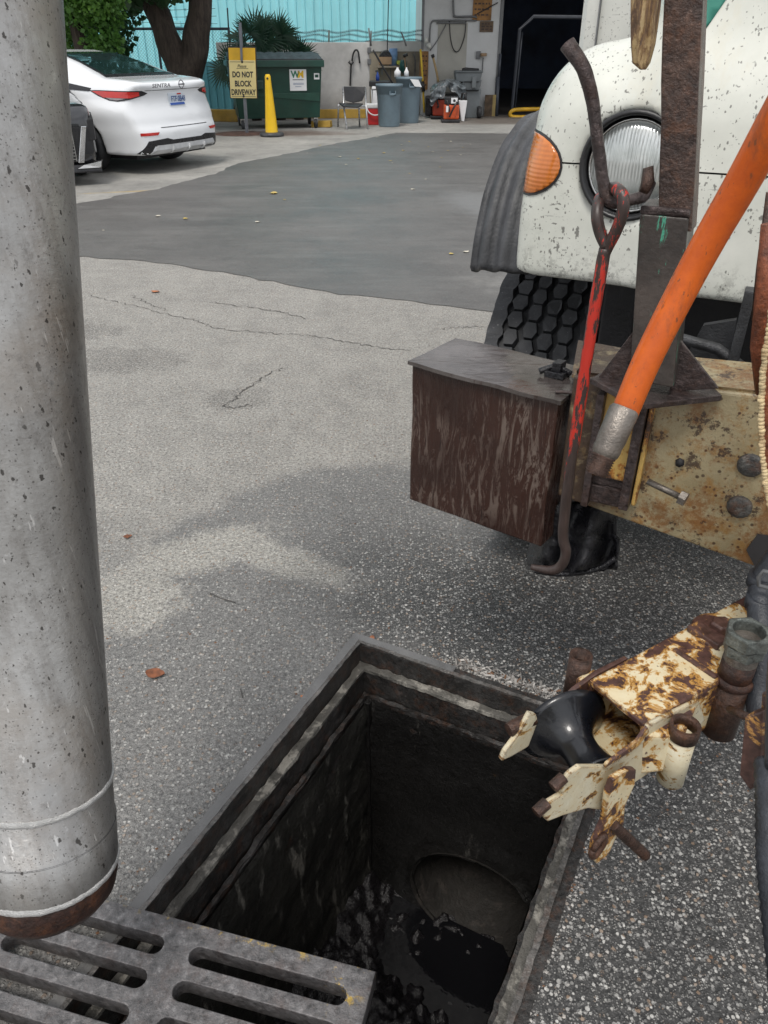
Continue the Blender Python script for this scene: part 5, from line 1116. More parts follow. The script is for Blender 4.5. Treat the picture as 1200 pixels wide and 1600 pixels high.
# leaning teal sheets behind the dumpster's left
ts = thing('siding_sheet', 'loose turquoise ribbed sheet leaning behind the left end of the dumpster', 'metal sheet', (ony(340, 150, 20.75).x, 20.75, 0))
corr(ony(318, 150, 20.75).x, ony(364, 150, 20.75).x, 20.75, 0, ony(340, 96, 20.75).z, .17, .03, tealp, 'sheet', ts)
# kerbs
def kerb(a, c, wd, h, lb, seed):
    a = Vector(a); c = Vector(c); d = (c-a).normalized(); s2 = Vector((-d.y, d.x, 0))*wd; b = MB(); b.prism([a, c, c+s2, a+s2], [a+UP*h+s2*.12, c+UP*h+s2*.12, c+UP*h+s2*.88, a+UP*h+s2*.88]); o = b.build('kerb', ym2, None, .02, jit=.012, jscale=3); return tag(o, lb, 'kerb')
ym2 = plain('worn_yellow_kerb', (.48, .30, .05), .7, 0, .2, 3, .4, None, ((.25, .2, .12), .7))
kerb((ony(325, 195, 19.9).x-.1, 19.7, 0), (ony(373, 195, 19.7).x, 19.5, 0), .25, .24, 'worn yellow kerb block between the white car and the dumpster', 1)
kerb((ony(440, 190, 20.3).x, 20.45, 0), (ony(572, 190, 20.4).x, 20.55, 0), .2, .19, 'long worn yellow kerb along the foot of the low grey wall', 2)
kerb((onz(487, 197).x, onz(487, 199).y, 0), (onz(516, 199).x, onz(487, 199).y-.1, 0), .2, .13, 'short yellow parking block beside the dumpster wheel', 3)

# ---------------------------------------------------------------- dumpster
dg = plain('dumpster_green', (.008, .048, .034), .4, 0, .2, 2.2, .15, None, ((.03, .05, .035), .6)); dgl = plain('scuffed_green', (.014, .06, .042), .5)
DO = onz(376, 203); DO.z = 0
da = math.radians(13); dxx = Vector((math.cos(da), math.sin(da), 0)); df = frame((DO.x, DO.y, 0), da)
dp = thing('dumpster', 'dark green dumpster with a black lid and a white label, on caster wheels', 'dumpster', DO)
DW = 1.72; DZ0, DZ1 = .20, 1.18
b = MB(df); b.prism([(0, 0, DZ0), (DW-.06, 0, DZ0), (DW-.06, 1.15, DZ0), (0, 1.15, DZ0)], [(-.13, -.12, DZ1), (DW, -.12, DZ1), (DW, 1.25, DZ1+.12), (-.13, 1.25, DZ1+.12)]); b.build('body', dg, dp, .012)
b = MB(df); b.box(-.16, DW+.04, -.19, -.08, DZ1-.06, DZ1+.06); b.box(-.165, -.12, -.18, 1.25, DZ1-.05, DZ1+.05); b.box(DW-.01, DW+.035, -.18, 1.25, DZ1-.05, DZ1+.05); b.build('rim', dg, dp, .01)
b = MB(df); nl = 9; vs = []
for i in range(nl*4+1):
    x = -.14+(DW+.16)*i/(nl*4); bu = .018*(1 if i % 4 in (1, 2) else 0); vs += [(x, -.15, DZ1+.065+bu), (x, .55, DZ1+.16+bu+.02), (x, 1.28, DZ1+.17+bu)]
b.add(vs, [[i*3+k, i*3+k+1, (i+1)*3+k+1, (i+1)*3+k] for i in range(nl*4) for k in (0, 1)], True); b.box(-.14, DW+.02, -.16, -.145, DZ1+.04, DZ1+.08); b.build('lid', plain('weathered_black_lid', (.03, .033, .038), .6, 0, .3, 4, .3), dp)
fs_ = lambda z: -.12*(z-DZ0)/(DZ1-DZ0)
b = MB(df); b.box(.34, .52, -.20, -.02, .72, .9); b.build('fork_pocket', dg, dp, .03)
b = MB(df); b.prism([(.25, fs_(.62)-.012, .62), (1.66, fs_(.5)-.012, .5), (1.66, fs_(.5)+.02, .5), (.25, fs_(.62)+.02, .62)], [(.25, fs_(.66)-.012, .66), (1.66, fs_(.66)-.012, .66), (1.66, fs_(.66)+.02, .66), (.25, fs_(.66)+.02, .66)]); b.build('stiffener', dgl, dp, .006)
for x in (.06, DW-.14):
    for y in (.08, 1.0):
        b = MB(df); b.lathe([(0, -.03), (.085, -.03), (.09, 0), (.085, .03), (0, .03)], (x, y, .09), (1, 0, 0), 18); cs_ = b.build('caster', M['tyre'], dp); b = MB(df); b.box(x-.045, x+.045, y-.03, y+.03, .1, DZ0+.01); b.build('caster_fork', M['chrome'], cs_, .004)
tf = lambda x, y, z: df(x, fs_(z+.0)+(-.006)+y, z)
lbm = plain('white_label', (.72, .73, .74), .5, 0, .03); blk = plain('ink_black', (.03, .03, .03), .5); yel = plain('ink_yellow', (.75, .48, .03), .5); grn = plain('ink_green', (.02, .16, .09), .5); blu = plain('ink_blue', (.25, .3, .42), .5)
b = MB(tf); b.box(1.06, 1.40, -.004, .0, .70, 1.08); lab = b.build('label', lbm, dp)
lf = lambda x, y, z: tf(x, y-.006, z)
text('letter', 'W', grn, lab, lf, .17, 1.175, .985, sx=.95, bold=.006); text('letter', 'M', yel, lab, lf, .17, 1.285, .985, sx=.95, bold=.006)
b = MB(lf); b.box(1.12, 1.34, -.002, 0, .892, .902); b.build('rule', blk, lab)
for z_, w_ in ((.835, .2), (.815, .2), (.775, .12)):
    b = MB(lf); x = 1.23-w_/2
    while x < 1.23+w_/2: b.box(x, x+.012, -.002, 0, z_-.006, z_+.006); x += .018
    b.build('fine_print', blu, lab)
b = MB(tf); b.box(1.555, 1.665, -.004, 0, .90, 1.01); l2 = b.build('label', lbm, dp); b = MB(lf); b.box(1.575, 1.645, -.002, 0, .935, .985); b.build('print', dgl, l2)

# ---------------------------------------------------------------- DO NOT BLOCK DRIVEWAY sign
SY = 16.7; sp = onz(386, 209); SY = sp.y; steel = plain('grey_post', (.17, .18, .20), .5, .3)
sg = thing('driveway_sign', 'pale yellow sign reading DO NOT BLOCK DRIVEWAY on a grey post', 'sign', (sp.x, SY, 0))
b = MB(); tp = ony(375, 42, SY); b.tube([(sp.x, SY, 0), (tp.x, SY, tp.z)], .035, 6, smooth=False); b.build('post', steel, sg)
b = MB(); b.lathe([(0, .03), (.45, .012), (.5, 0)], (sp.x-.15, SY, 0), (0, 0, 1), 28); b.build('base', plain('rusty_base', (.11, .06, .045), .8, 0, .3, 8), sg, jit=.01)
cA = ony(379.5, 124, SY-.05); sw = (ony(400, 124, SY).x-ony(359, 124, SY).x); sh_ = ony(380, 94, SY).z-ony(380, 153, SY).z
tl = math.radians(-2.5); sf = lambda x, y, z: Vector((cA.x, SY-.05, cA.z))+Vector((x*math.cos(tl)-z*math.sin(tl), y, x*math.sin(tl)*.2+z*math.cos(tl)))
ysg = plain('pale_yellow_sign', (.74, .62, .28), .5, 0, .05, 4, 0); ysg2 = plain('golden_sign', (.72, .42, .02), .5, 0, .1, 4, 0)
b = MB(sf); b.box(-sw/2-.0, sw/2-.0, .02, .035, -sh_/2, sh_/2+.20); b.build('back_board', ysg2, sg, .004); b = MB(sf); b.box(-sw/2-.02, sw/2+.02, .037, .045, -sh_/2-.01, sh_/2+.22); b.build('edge_board', M['black'], sg)
b = MB(sf); b.box(-sw/2, sw/2, 0, .012, -sh_/2, sh_/2); fb = b.build('sign_board', ysg, sg, .004)
b = MB(sf); b.box(-.025, .015, -.02, .034, sh_/2-.01, sh_/2+.6); b.build('strap', steel, sg)
tfn = lambda x, y, z: sf(x, y-.004, z)
for s_, z_, sx in (('DO NOT', .12*sh_, .74), ('BLOCK', -.12*sh_, .74), ('DRIVEWAY', -.35*sh_, .70)): text('lettering', s_, blk, fb, tfn, .21*sh_, .0, z_, sx=sx, bold=.004)
text('lettering', 'Please', blk, fb, tfn, .12*sh_, -.01, .345*sh_, sx=.9, shear=.3)
b = MB(tfn); b.box(-.11, .11, -.001, .002, .28*sh_, .29*sh_); b.box(-sw/2+.02, sw/2-.02, -.001, .002, sh_/2-.03, sh_/2-.024); b.box(-sw/2+.02, sw/2-.02, -.001, .002, -sh_/2+.024, -sh_/2+.03); b.build('rule', blk, fb)
for z_ in (sh_/2-.03, -sh_/2+.03): b = MB(sf); b.lathe([(0, .008), (.018, .004), (.02, 0)], (0, -.001, z_), (0, -1, 0), 10); b.build('bolt', blk, fb)
# tall yellow delineator
yc = onz(425, 213); cnm = plain('traffic_yellow', (.80, .50, .01), .38, 0, .06, 3, .05); dl = thing('delineator_cone', 'tall slim yellow delineator cone on a black rubber base in front of the dumpster', 'traffic cone', (yc.x, yc.y, 0))
ch = ony(418, 116, yc.y).z; tt = ony(418, 116, yc.y).x-yc.x
cf_ = lambda x, y, z: Vector((yc.x+x+tt*z/ch, yc.y+y, z))
b = MB(cf_); b.lathe([(.125, .06), (.118, .09), (.112, .2), (.056, ch-.1), (.054, ch-.03), (.035, ch), (0, ch)], (0, 0, 0), (0, 0, 1), 20); b.build('cone', cnm, dl); b = MB(cf_); b.lathe([(.019, .0), (.019, .01), (0, .012)], (0, -.056, ch-.065), (0, -1, 0), 12); b.build('hole', blk, dl)
b = MB(); b.lathe([(0, 0), (.22, 0), (.235, .03), (.22, .065), (.14, .075), (0, .075)], (yc.x, yc.y, 0), (0, 0, 1), 12); b.build('base', M['rubber'], dl, .008)
# ---------------------------------------------------------------- things by the walls
slate = plain('slate_blue_plastic', (.15, .21, .25), .5, 0, .07, 3, .1, None, ((.09, .11, .12), .5)); lgrey = plain('grey_plastic', (.17, .19, .20), .5, 0, .1, 3, .1)
def trashcan(cx, cy, h, r, lb):
    t = thing('rubbish_bin', lb, 'rubbish bin', (cx, cy, 0), 'slate blue round bins')
    b = MB(); b.lathe([(0, .0), (r*.80, 0), (r*.82, .02), (r*.93, h-.22), (r*.95, h-.21), (r*.95, h-.17), (r*.97, h-.17), (r*.98, h-.05), (r*1.04, h-.05), (r*1.04, h), (r*.96, h), (r*.78, .04), (0, .03)], (cx, cy, 0), (0, 0, 1), 32); b.build('bin_body', slate, t)
    for s_ in (0,):
        b = MB(); b.box(cx+r*.02, cx+r*.5, cy-r*1.08, cy-r*.9, h-.2, h-.165); b.box(cx+r*.02, cx+r*.09, cy-r*1.08, cy-r*.9, h-.2, h-.12); b.box(cx+r*.43, cx+r*.5, cy-r*1.08, cy-r*.9, h-.2, h-.12); b.build('handle', slate, t, .006)
    return t
c1 = onz(608, 199); trashcan(c1.x, c1.y+.25, .80, .275, 'nearer open slate blue round bin beside the red cooler')
c2 = onz(638, 193); trashcan(c2.x, c2.y+.2, .90, .285, 'taller slate blue round bin behind, under the white paper')
# white bottles and paper on the taller bin
for u, w_, lb in ((621, .07, 'white jug with a loop handle standing on the tall blue bin, left one'), (635, .05, 'smaller white bottle standing on the tall blue bin, right one')):
    pz = .90; cx = ony(u, 130, c2.y+.1).x; t = thing('bottle', lb, 'bottle', (cx, c2.y+.15, pz)); b = MB(); b.lathe([(0, 0), (w_, 0), (w_, .10), (w_*.5, .14), (w_*.3, .16)], (cx, c2.y+.15, pz), (0, 0, 1), 14); b.build('bottle_body', lbm, t); b = MB(); b.lathe([(w_*.34, .15), (w_*.34, .18), (0, .18)], (cx, c2.y+.15, pz), (0, 0, 1), 10); b.build('cap', lbm, t)
b = MB(); a_ = [ony(u, v, c2.y-.12) for u, v in ((641, 124), (654, 125), (659, 136), (648, 135))]; b.ext(a_, (0, .01, .004)); tag(b.build('paper_sheet', lbm), 'white paper sheet hanging off the rim of the tall blue bin', 'paper')
# black box, jug, cooler, blue spray bottle
bk = ony(590, 127, 20.9); b = MB(); bb_ = thing('storage_box', 'black lidded box behind the white jug left of the blue bins', 'box', (bk.x, 20.3, 0)); x0_, x1_ = ony(578, 130, 20.0).x, ony(606, 130, 20.0).x; zt_ = ony(590, 128, 20.0).z
b = MB(); b.box(x0_+.03, x1_-.03, 19.95, 20.4, 0, zt_-.09); b.build('box_body', M['grey'], bb_, .01); b = MB(); b.box(x0_-.02, x1_+.05, 19.9, 20.45, zt_-.09, zt_+.02); b.build('lid', M['black'], bb_, .02); b = MB(); b.box(x0_+.22, x1_+.03, 19.86, 19.95, zt_-.28, zt_-.08); b.build('flap', M['black'], bb_, .02)
j0 = ony(581, 168, 19.3); j1 = ony(597, 137, 19.3); t = thing('jug', 'white rectangular plastic jug standing on the red cooler behind the chair', 'jug', ((j0.x+j1.x)/2, 19.4, j0.z))
b = MB(); b.box(j0.x, j1.x, 19.3, 19.5, j0.z, j1.z-.05); b.box(j0.x, j0.x+.09, 19.3, 19.5, j1.z-.05, j1.z+.02); b.box(j0.x+.13, j1.x, 19.3, 19.5, j1.z-.05, j1.z+.0); b.build('jug_body', lbm, t, .02); b = MB(); b.box(j0.x+.11, j1.x-.04, 19.294, 19.31, j1.z-.10, j1.z-.05); b.build('grip_hole', blk, t)
redm = plain('red_plastic', (.52, .018, .02), .35, 0, .08, 4, .05); k0 = onz(571, 195); kx1 = ony(594, 190, 19.0).x; ck = thing('cooler', 'small red cooler with a white lid and white bail handle beside the chair', 'cooler', (k0.x+.15, 18.9, 0)); ky = 18.75
kx0 = ony(572, 190, ky).x; kx1 = ony(594, 190, ky).x+.06; kz = ony(580, 166, ky).z
b = MB(); b.prism([(kx0+.03, ky, 0), (kx1-.03, ky, 0), (kx1-.03, ky+.3, 0), (kx0+.03, ky+.3, 0)], [(kx0, ky, kz-.04), (kx1, ky, kz-.04), (kx1, ky+.3, kz-.04), (kx0, ky+.3, kz-.04)]); b.build('cooler_body', redm, ck, .02); b = MB(); b.box(kx0-.015, kx1+.015, ky-.015, ky+.32, kz-.04, kz+.04); b.build('lid', lbm, ck, .02)
b = MB(); b.tube(smoothline([(kx0+.01, ky-.02, kz-.02), (kx0+.07, ky-.05, kz-.12), ((kx0+kx1)/2, ky-.06, kz-.17), (kx1-.04, ky-.05, kz-.15)], 5), .014, 6); b.build('bail', lbm, ck)
bs = ony(590, 127, 20.2); t = thing('spray_bottle', 'dark blue spray bottle standing on the black box lid', 'bottle', (bs.x, 20.2, bs.z)); b = MB(); b.lathe([(0, -.02), (.04, -.02), (.045, .1), (.02, .16), (.018, .19)], bs, (0, 0, 1), 12); b.build('bottle_body', plain('blue_plastic', (.02, .06, .28), .3), t); b = MB(); b.box(bs.x-.05, bs.x+.02, bs.y-.015, bs.y+.015, bs.z+.18, bs.z+.22); b.build('trigger', blk, t, .005)
# chair
CY = 18.0; ch_ = thing('chair', 'grey framed chair with black plastic seat and back against the low wall', 'chair', onz(556, 200)); fr_ = plain('silver_tube', (.46, .47, .48), .3, .7)
pc_ = lambda u, v, Y=CY: ony(u, v, Y)
b = MB(); bl_, brr = pc_(537, 152, CY+.12), pc_(571, 150, CY+.12); P = [pc_(537, 135, CY+.2), pc_(554, 135.5, CY+.25), pc_(571, 135, CY+.2), pc_(570, 148, CY+.14), pc_(566, 158, CY+.14), pc_(552, 161, CY+.18), pc_(539, 157, CY+.14)]; b.ext(P, (0, .03, .0)); b.build('backrest', M['black'], ch_, .012)
b = MB(); P = [pc_(530, 162.5, CY-.15), pc_(536, 168, CY-.35), pc_(560, 169, CY-.35), pc_(567, 164, CY-.1), pc_(560, 163.5, CY+.15), pc_(540, 163.5, CY+.15)]; b.ext(P, (0, 0, .03)); b.build('seat', M['black'], ch_, .01)
for pts in ([(536, 136, .22), (537, 165, .1), (542, 201, -.25)], [(529, 164, -.1), (528, 197, .3)], [(561, 170, -.1), (562, 197, .3)], [(571, 137, .22), (572, 166, -.15), (574.5, 200, -.25)]):
    b = MB(); P = [pc_(u, v, CY+d) for u, v, d in pts]; P[-1].z = 0.0; b.tube(P, .018, 8); b.build('leg', fr_, ch_)
b = MB(); b.tube([pc_(537, 163, CY), pc_(548, 165, CY-.1), pc_(572, 166, CY-.15)], .016, 8); b.build('side_rail', fr_, ch_)
# brush with bent handle hanging on the wall, and other tools
def tool(nm, lb, cat, pts, r, m, Y, head=None, hm=None):
    t = thing(nm, lb, cat, ony(*pts[0], Y)); b = MB(); b.tube(smoothline([ony(u, v, Y) for u, v in pts], 4), r, 8); b.build('handle', m, t)
    if head: b = MB(); b.tube([ony(u, v, Y-.03) for u, v in head[0]], head[1], 10); b.build('head', hm or m, t)
    return t
tool('shovel', 'black handled shovel with a curved hose loop leaning on the low wall behind the chair', 'shovel', [(547, 134), (548, 110), (549, 98)], .02, M['black'], LWY-.06, ([(545, 96), (549, 101), (551.5, 96)], .03))
b = MB(); b.tube(smoothline([ony(u, v, LWY-.06) for u, v in ((550, 95), (552, 84), (556, 78), (560, 82), (562, 99))], 5), .02, 8); tag(b.build('bent_cane', M['black']), 'dark bent hook shaped cane hanging above the chair', 'cane')
for i, (v0, v1, lb) in enumerate(((74, 83, 'upper grey electrical box at the end of the low wall'), (92, 101, 'lower grey electrical box at the end of the low wall'))):
    a_ = ony(574, v0, LWY-.02); c_ = ony(580, v1, LWY-.02); b = MB(); b.box(a_.x, c_.x, LWY-.09, LWY, c_.z, a_.z); tag(b.build('electrical_box', M['grey'], None, .01), lb, 'electrical box')
tool('pole_squeegee', 'long black pole leaning across from the shelf into the blue bins', 'pole', [(583, 78), (598, 104), (614, 131)], .02, M['black'], 20.4)
# shelf
sh2 = thing('wall_shelf', 'wooden shelf on the beige wall loaded with a box and cleaning things', 'shelf', ony(615, 103, 21.9)); a_ = ony(590, 102, 21.8); c_ = ony(637, 103, 21.8)
wd = plain('cardboard_tan', (.33, .22, .13), .8, 0, .1, 5, .1)
b = MB(); b.box(a_.x, c_.x, 21.7, 22.08, a_.z-.05, a_.z-.01); b.build('board', ply, sh2, .005)
for u in (596, 630): b = MB(); x_ = ony(u, 103, 21.8).x; b.box(x_, x_+.03, 21.8, 22.08, a_.z-.2, a_.z-.05); b.build('bracket', M['grey'], sh2)
def sbox(nm, lb, cat, u0, v0, u1, v1, Y, d, m, bev=.01):
    p0_, p1_ = ony(u0, v0, Y), ony(u1, v1, Y); b = MB(); b.box(p0_.x, p1_.x, Y, Y+d, p1_.z, p0_.z); return tag(b.build(nm, m, None, bev), lb, cat)
sbox('cardboard_box', 'tan cardboard box on the left of the wall shelf', 'box', 592, 89, 612, 101, 21.7, .3, wd)
b = MB(); P = smoothline([ony(u, v, 21.75) for u, v in ((592, 89), (598, 81), (604, 79.5), (609, 82), (613, 90))], 4); b.ext(P, (0, .25, .02)); tag(b.build('folded_cloth', M['rag'], None, .02), 'black cloth hump lying in the cardboard box on the shelf', 'cloth')
b = MB(); q_ = ony(614.5, 98, 21.85); b.lathe([(0, 0), (.1, 0), (.1, .36), (.08, .365), (0, .36)], (q_.x, 21.9, a_.z-.01), (0, 0, 1), 20); tag(b.build('paper_roll', plain('blue_roll', (.16, .28, .48), .7)), 'upright blue roll on the wall shelf', 'paper roll')
sbox('yellow_sponge', 'yellow packet on the wall shelf beside the blue roll', 'packet', 620, 95, 632, 101, 21.72, .2, plain('lime_yellow', (.55, .6, .08), .5))
b = MB(); q_ = ony(630, 112, 21.6); b.lathe([(0, -.04), (.08, 0), (.09, .14), (.07, .24), (0, .25)], q_, (0, 0, 1), 14); tag(b.build('green_bottle', plain('dark_green_plastic', (.01, .08, .07), .4)), 'dark green bottle hanging under the right end of the shelf', 'bottle')
tool('brush', 'brush with a pale handle leaning under the shelf', 'brush', [(632, 88), (634, 110), (633, 127)], .018, wd, 21.5, ([(630, 88), (637, 85)], .035), M['black'])
tool('fan_tool', 'dark thin tool hanging on the plywood wall right of the shelf', 'tool', [(645, 84), (649, 95), (648, 112)], .012, M['grey'], 22.05)
tool('yellow_pole', 'bright yellow pole with a black joint leaning on the garage corner', 'pole', [(657, 77), (660, 120), (663, 176)], .024, plain('pole_yellow', (.62, .42, .03), .4), 20.9, ([(660, 127), (661.5, 143)], .045), M['black'])
tool('wooden_handle', 'pale wooden broom handle leaning on the white wall above the covered pile', 'broom', [(676, 87), (681, 108), (685, 128)], .026, plain('pale_wood', (.42, .30, .15), .6), 21.1, ([(675.5, 85), (677, 90)], .04), M['black'])
tool('plunger', 'brush with an orange head hanging upside down on the white wall', 'brush', [(755, 90), (754, 100), (753.5, 112)], .014, M['grey'], GY-.06, ([(755.8, 83), (755.6, 88)], .075), wd)
# covered pile and two orange machines
orr = plain('machine_orange', (.56, .085, .02), .4, 0, .12, 5, .1, None, ((.1, .04, .03), .5)); rdd = plain('machine_red', (.42, .05, .02), .4, 0, .12, 5, .1)
def machine(nm, lb, u0, v0, u1, v1, Y, m, d=.32):
    p0_, p1_ = ony(u0, v0, Y), ony(u1, v1, Y); t = thing(nm, lb, 'wet vacuum', (p0_.x, Y, 0)); x0_, x1_ = p0_.x, p1_.x; h_ = p0_.z
    b = MB(); b.box(x0_, x1_, Y, Y+d, .07, h_); b.build('tank', m, t, .03)
    b = MB(); b.box(x0_+.02, x1_-.02, Y+.02, Y+d-.02, h_, h_+.16); b.build('motor_head', M['black'], t, .03)
    b = MB(); b.box(x0_-.05, x1_+.02, Y-.04, Y+d, 0, .07); b.build('base', M['black'], t, .02)
    b = MB(); b.tube(smoothline([(x0_+.05, Y-.03, h_+.1), (x0_+.12, Y-.06, h_*.7), (x0_+.08, Y-.06, .25)], 5), .018, 8); b.build('power_cord', M['black'], t)
    b = MB(); b.box((x0_+x1_)/2-.02, (x0_+x1_)/2+.12, Y-.015, Y+.02, h_+.03, h_+.14); b.build('badge', lbm, t); b = MB(); b.lathe([(.03, .002), (0, .003)], ((x0_+x1_)/2+.05, Y-.016, h_+.085), (0, -1, 0), 12); b.build('knob', blk, t)
    return t
m1 = machine('wet_vacuum', 'front orange wet vacuum with a black top on the floor before the covered pile', 694, 164, 717, 190, 19.3, orr)
b = MB(); a_ = m1.location; b.box(a_.x+.04, a_.x+.09, 19.2, 19.25, .22, .34); b.build('white_tag', lbm, m1)
b = MB(); b.tube(smoothline([(a_.x+.12, 19.22, .12), (a_.x+.2, 19.18, .3), (a_.x+.28, 19.22, .42)], 4), .02, 8); b.build('suction_hose', M['black'], m1)
machine('wet_vacuum', 'rear red orange machine under the grey plastic sheet', 677, 156, 696, 182, 20.3, rdd, .5)
n_ = 22; b = MB(); vs = []
for j in range(n_+1):
    for i in range(n_+1):
        s_, t_ = i/n_, j/n_; u = 672+55*s_; top_v = 133-9*math.sin(min(1, s_*1.1)*math.pi)**.7-3*s_+ (6*(1-s_)**3); v = top_v+(24+7*math.sin(s_*9)+4*math.sin(s_*23))*t_*(1-.25*s_)
        p = ony(u, v, 20.35-.35*min(1, t_*3)); p += Vector((0, -.05*mnoise.noise(Vector((u*.2, v*.15, 0)))*2, .0)); vs.append(p)
fs = [[j*(n_+1)+i, j*(n_+1)+i+1, (j+1)*(n_+1)+i+1, (j+1)*(n_+1)+i] for j in range(n_) for i in range(n_)]
bk_ = [p+Vector((0, .5, -.03)) for p in vs[:n_+1]]; b.add(vs, fs, True); b.add(vs[:n_+1]+bk_, [[i, i+1, n_+2+i, n_+1+i] for i in range(n_)], True)
pls = plain('grey_plastic_sheet', (.13, .15, .165), .22, 0, .4, 9, .5); tag(b.build('plastic_sheet', pls, jit=.03, jscale=6), 'crumpled grey plastic sheet thrown over the pile of machines', 'plastic sheet')
sbox('black_carton', 'black crate under the grey plastic sheet', 'crate', 676, 146, 722, 158, 20.45, .5, M['black'], .02)
sbox('black_bag', 'black upright bag left of the red machine', 'bag', 665, 150, 676, 182, 20.6, .3, M['rag'], .05)
ws = thing('white_machine', 'narrow white machine with a black top between the orange vacuum and grey bins', 'cleaner', ony(723, 184, 19.7)); a_ = ony(719, 157, 19.7); c_ = ony(727, 184, 19.7); ws.location.z = 0
b = MB(); b.prism([(a_.x+.05, 19.7, 0), (c_.x-.02, 19.7, 0), (c_.x-.02, 19.9, 0), (a_.x+.05, 19.9, 0)], [(a_.x-.03, 19.7, a_.z), (c_.x+.03, 19.7, a_.z), (c_.x+.03, 19.9, a_.z), (a_.x-.03, 19.9, a_.z)]); b.build('body', lbm, ws, .015); b = MB(); b.tube([ony(721, 157, 19.75), ony(722, 146, 19.75), ony(727, 146, 19.75), ony(728, 160, 19.75)], .03, 8); b.build('grip', M['black'], ws)
# grey stacked tubs with wheels
gt = thing('wheeled_tub_stack', 'tall stack of grey plastic tubs against the white wall with a black strap on top', 'tub stack', (ony(734, 186, 20.7).x, 20.8, 0)); GYY = 20.6
def tub(u0, v0, u1, v1, nm, m=lgrey, d=.5, tap=.04, Y=GYY):
    a_, c_ = ony(u0, v0, Y), ony(u1, v1, Y); z0_ = max(0, c_.z); b = MB(); b.prism([(a_.x+tap, Y+.02, z0_), (c_.x-tap, Y+.02, z0_), (c_.x-tap, Y+d, z0_), (a_.x+tap, Y+d, z0_)], [(a_.x, Y, a_.z), (c_.x, Y, a_.z), (c_.x, Y+d, a_.z), (a_.x, Y+d, a_.z)]); return b.build(nm, m, gt, .02)
tub(726, 139, 750, 186, 'lower_tub', tap=.06); tub(722, 125, 752, 141, 'middle_tub', Y=GYY-.03); tub(711, 112, 753, 128, 'upper_tub', Y=GYY-.06); tub(712, 110.5, 755, 114, 'rim', Y=GYY-.10, tap=0)
tub(738, 119, 744, 138, 'strap_panel', Y=GYY-.12, d=.08, tap=0); 
for v_ in (127.5, 141): tub(725, v_, 748, v_+1.2, 'shadow_gap', M['black'], Y=GYY-.07, tap=0)
b = MB(); b.tube([ony(722, 109.5, GYY), ony(727, 108, GYY), ony(748, 109.5, GYY)], .035, 8); b.build('strap', M['black'], gt)
b = MB(); q_ = ony(749, 178, GYY-.1); b.lathe([(0, -.04), (.12, -.04), (.12, .04), (0, .04)], (q_.x, q_.y, .13), (1, 0, .0), 18); b.build('tub_wheel', M['tyre'], gt)
sbox('black_cylinder', 'small black bin by the tub stack at the foot of the white wall', 'bin', 746, 166, 752, 184, 20.5, .2, M['black'], .04)

# ---------------------------------------------------------------- white saloon car
CA = math.radians(153); CO = Vector((-2.76, 11.8, 0))   # rear bumper centre, heading away to the left
cfm = frame(CO, CA)
car = thing('parked_car', 'white saloon car parked tail out beside the fence, its red tail lamps towards the driveway', 'car', CO)
cw = NT('car_white'); carw = cw.fin((.76, .78, .80), .22, 0, .5, .8)
prof_t = [(0.0, .92), (.05, 1.02), (.10, 1.085), (.3, 1.115), (.62, 1.135), (.85, 1.20), (1.15, 1.30), (1.5, 1.39), (1.95, 1.44), (2.4, 1.445), (2.8, 1.41), (3.15, 1.28), (3.5, 1.08), (3.7, 1.0), (4.2, .92), (4.5, .78), (4.64, .6)]
px_ = np.array([p[0] for p in prof_t]); pz_ = np.array([p[1] for p in prof_t])
def sd_car(x, y, z):
    top = np.interp(x, px_, pz_); hl = sst(z, .95, 1.42)
    hw = .905-.035*sst(z, .55, .25)-.05*sst(z, .75, .95)-.27*sst(z, .93, 1.5)-.16*np.maximum(0, (.55-x)/.55)**2.2-.16*np.maximum(0, (x-4.0)/.64)**2
    hw = hw+.018*np.exp(-((z-.72)/.10)**2)
    rear = (.0+.05*sst(z, .62, .50)*-1+.08*sst(z, .60, .88)+.10*sst(z, .30, .18)+.16*(np.abs(y)/.9)**3)
    rear = rear-.06*np.exp(-((z-1.055)/.05)**2)
    d = smax(np.abs(y)-hw, (z-top)*.85, .07); d = smax(d, (rear-x), .05); d = smax(d, x-4.6+.2*(np.abs(y)/.9)**2, .1); d = smax(d, .235-z, .03)
    for wx in (1.02, 3.72): d = smax(d, -np.maximum(np.sqrt((x-wx)**2+(z-.33)**2)-.365, .55-np.abs(y)), .015)
    return d
sdfpart('body', carw, car, sd_car, (-.15, -1.02, .15), (4.75, 1.02, 1.55), .035, cfm)
glass = plain('tinted_glass', (.012, .03, .028), .05, 0, .1, 2, 0); cblk = plain('car_black_trim', (.015, .015, .017), .3); lred = plain('tail_lamp_red', (.50, .02, .015), .12, 0, .1, 6, 0, .6); lclr = plain('tail_lamp_smoke', (.25, .22, .23), .12, 0, .2, 9, 0, .6)
DC = lambda nm, m, par, poly, o, us, ut, d, **k: decal(nm, m, par, poly, o, us, ut, d, sd_car, f=cfm, **k)
# rear window pushed on from above and behind
rw_ = [(-.66, .62), (.66, .62), (.60, .80), (.50, 1.62), (.44, 1.66), (-.44, 1.66), (-.50, 1.62), (-.60, .80)]
g1 = DC('rear_window', cblk, car, [(y_*1.02, x_) for y_, x_ in rw_], (0, 0, 1.9), (0, 1, 0), (1, 0, 0), (0, 0, -1), off=.008, depth=.02, step=.08)
DC('pane', glass, g1, [(y_*.93, .70+(x_-.62)*.90) for y_, x_ in rw_], (0, 0, 1.9), (0, 1, 0), (1, 0, 0), (0, 0, -1), off=.014, depth=.01, step=.08)
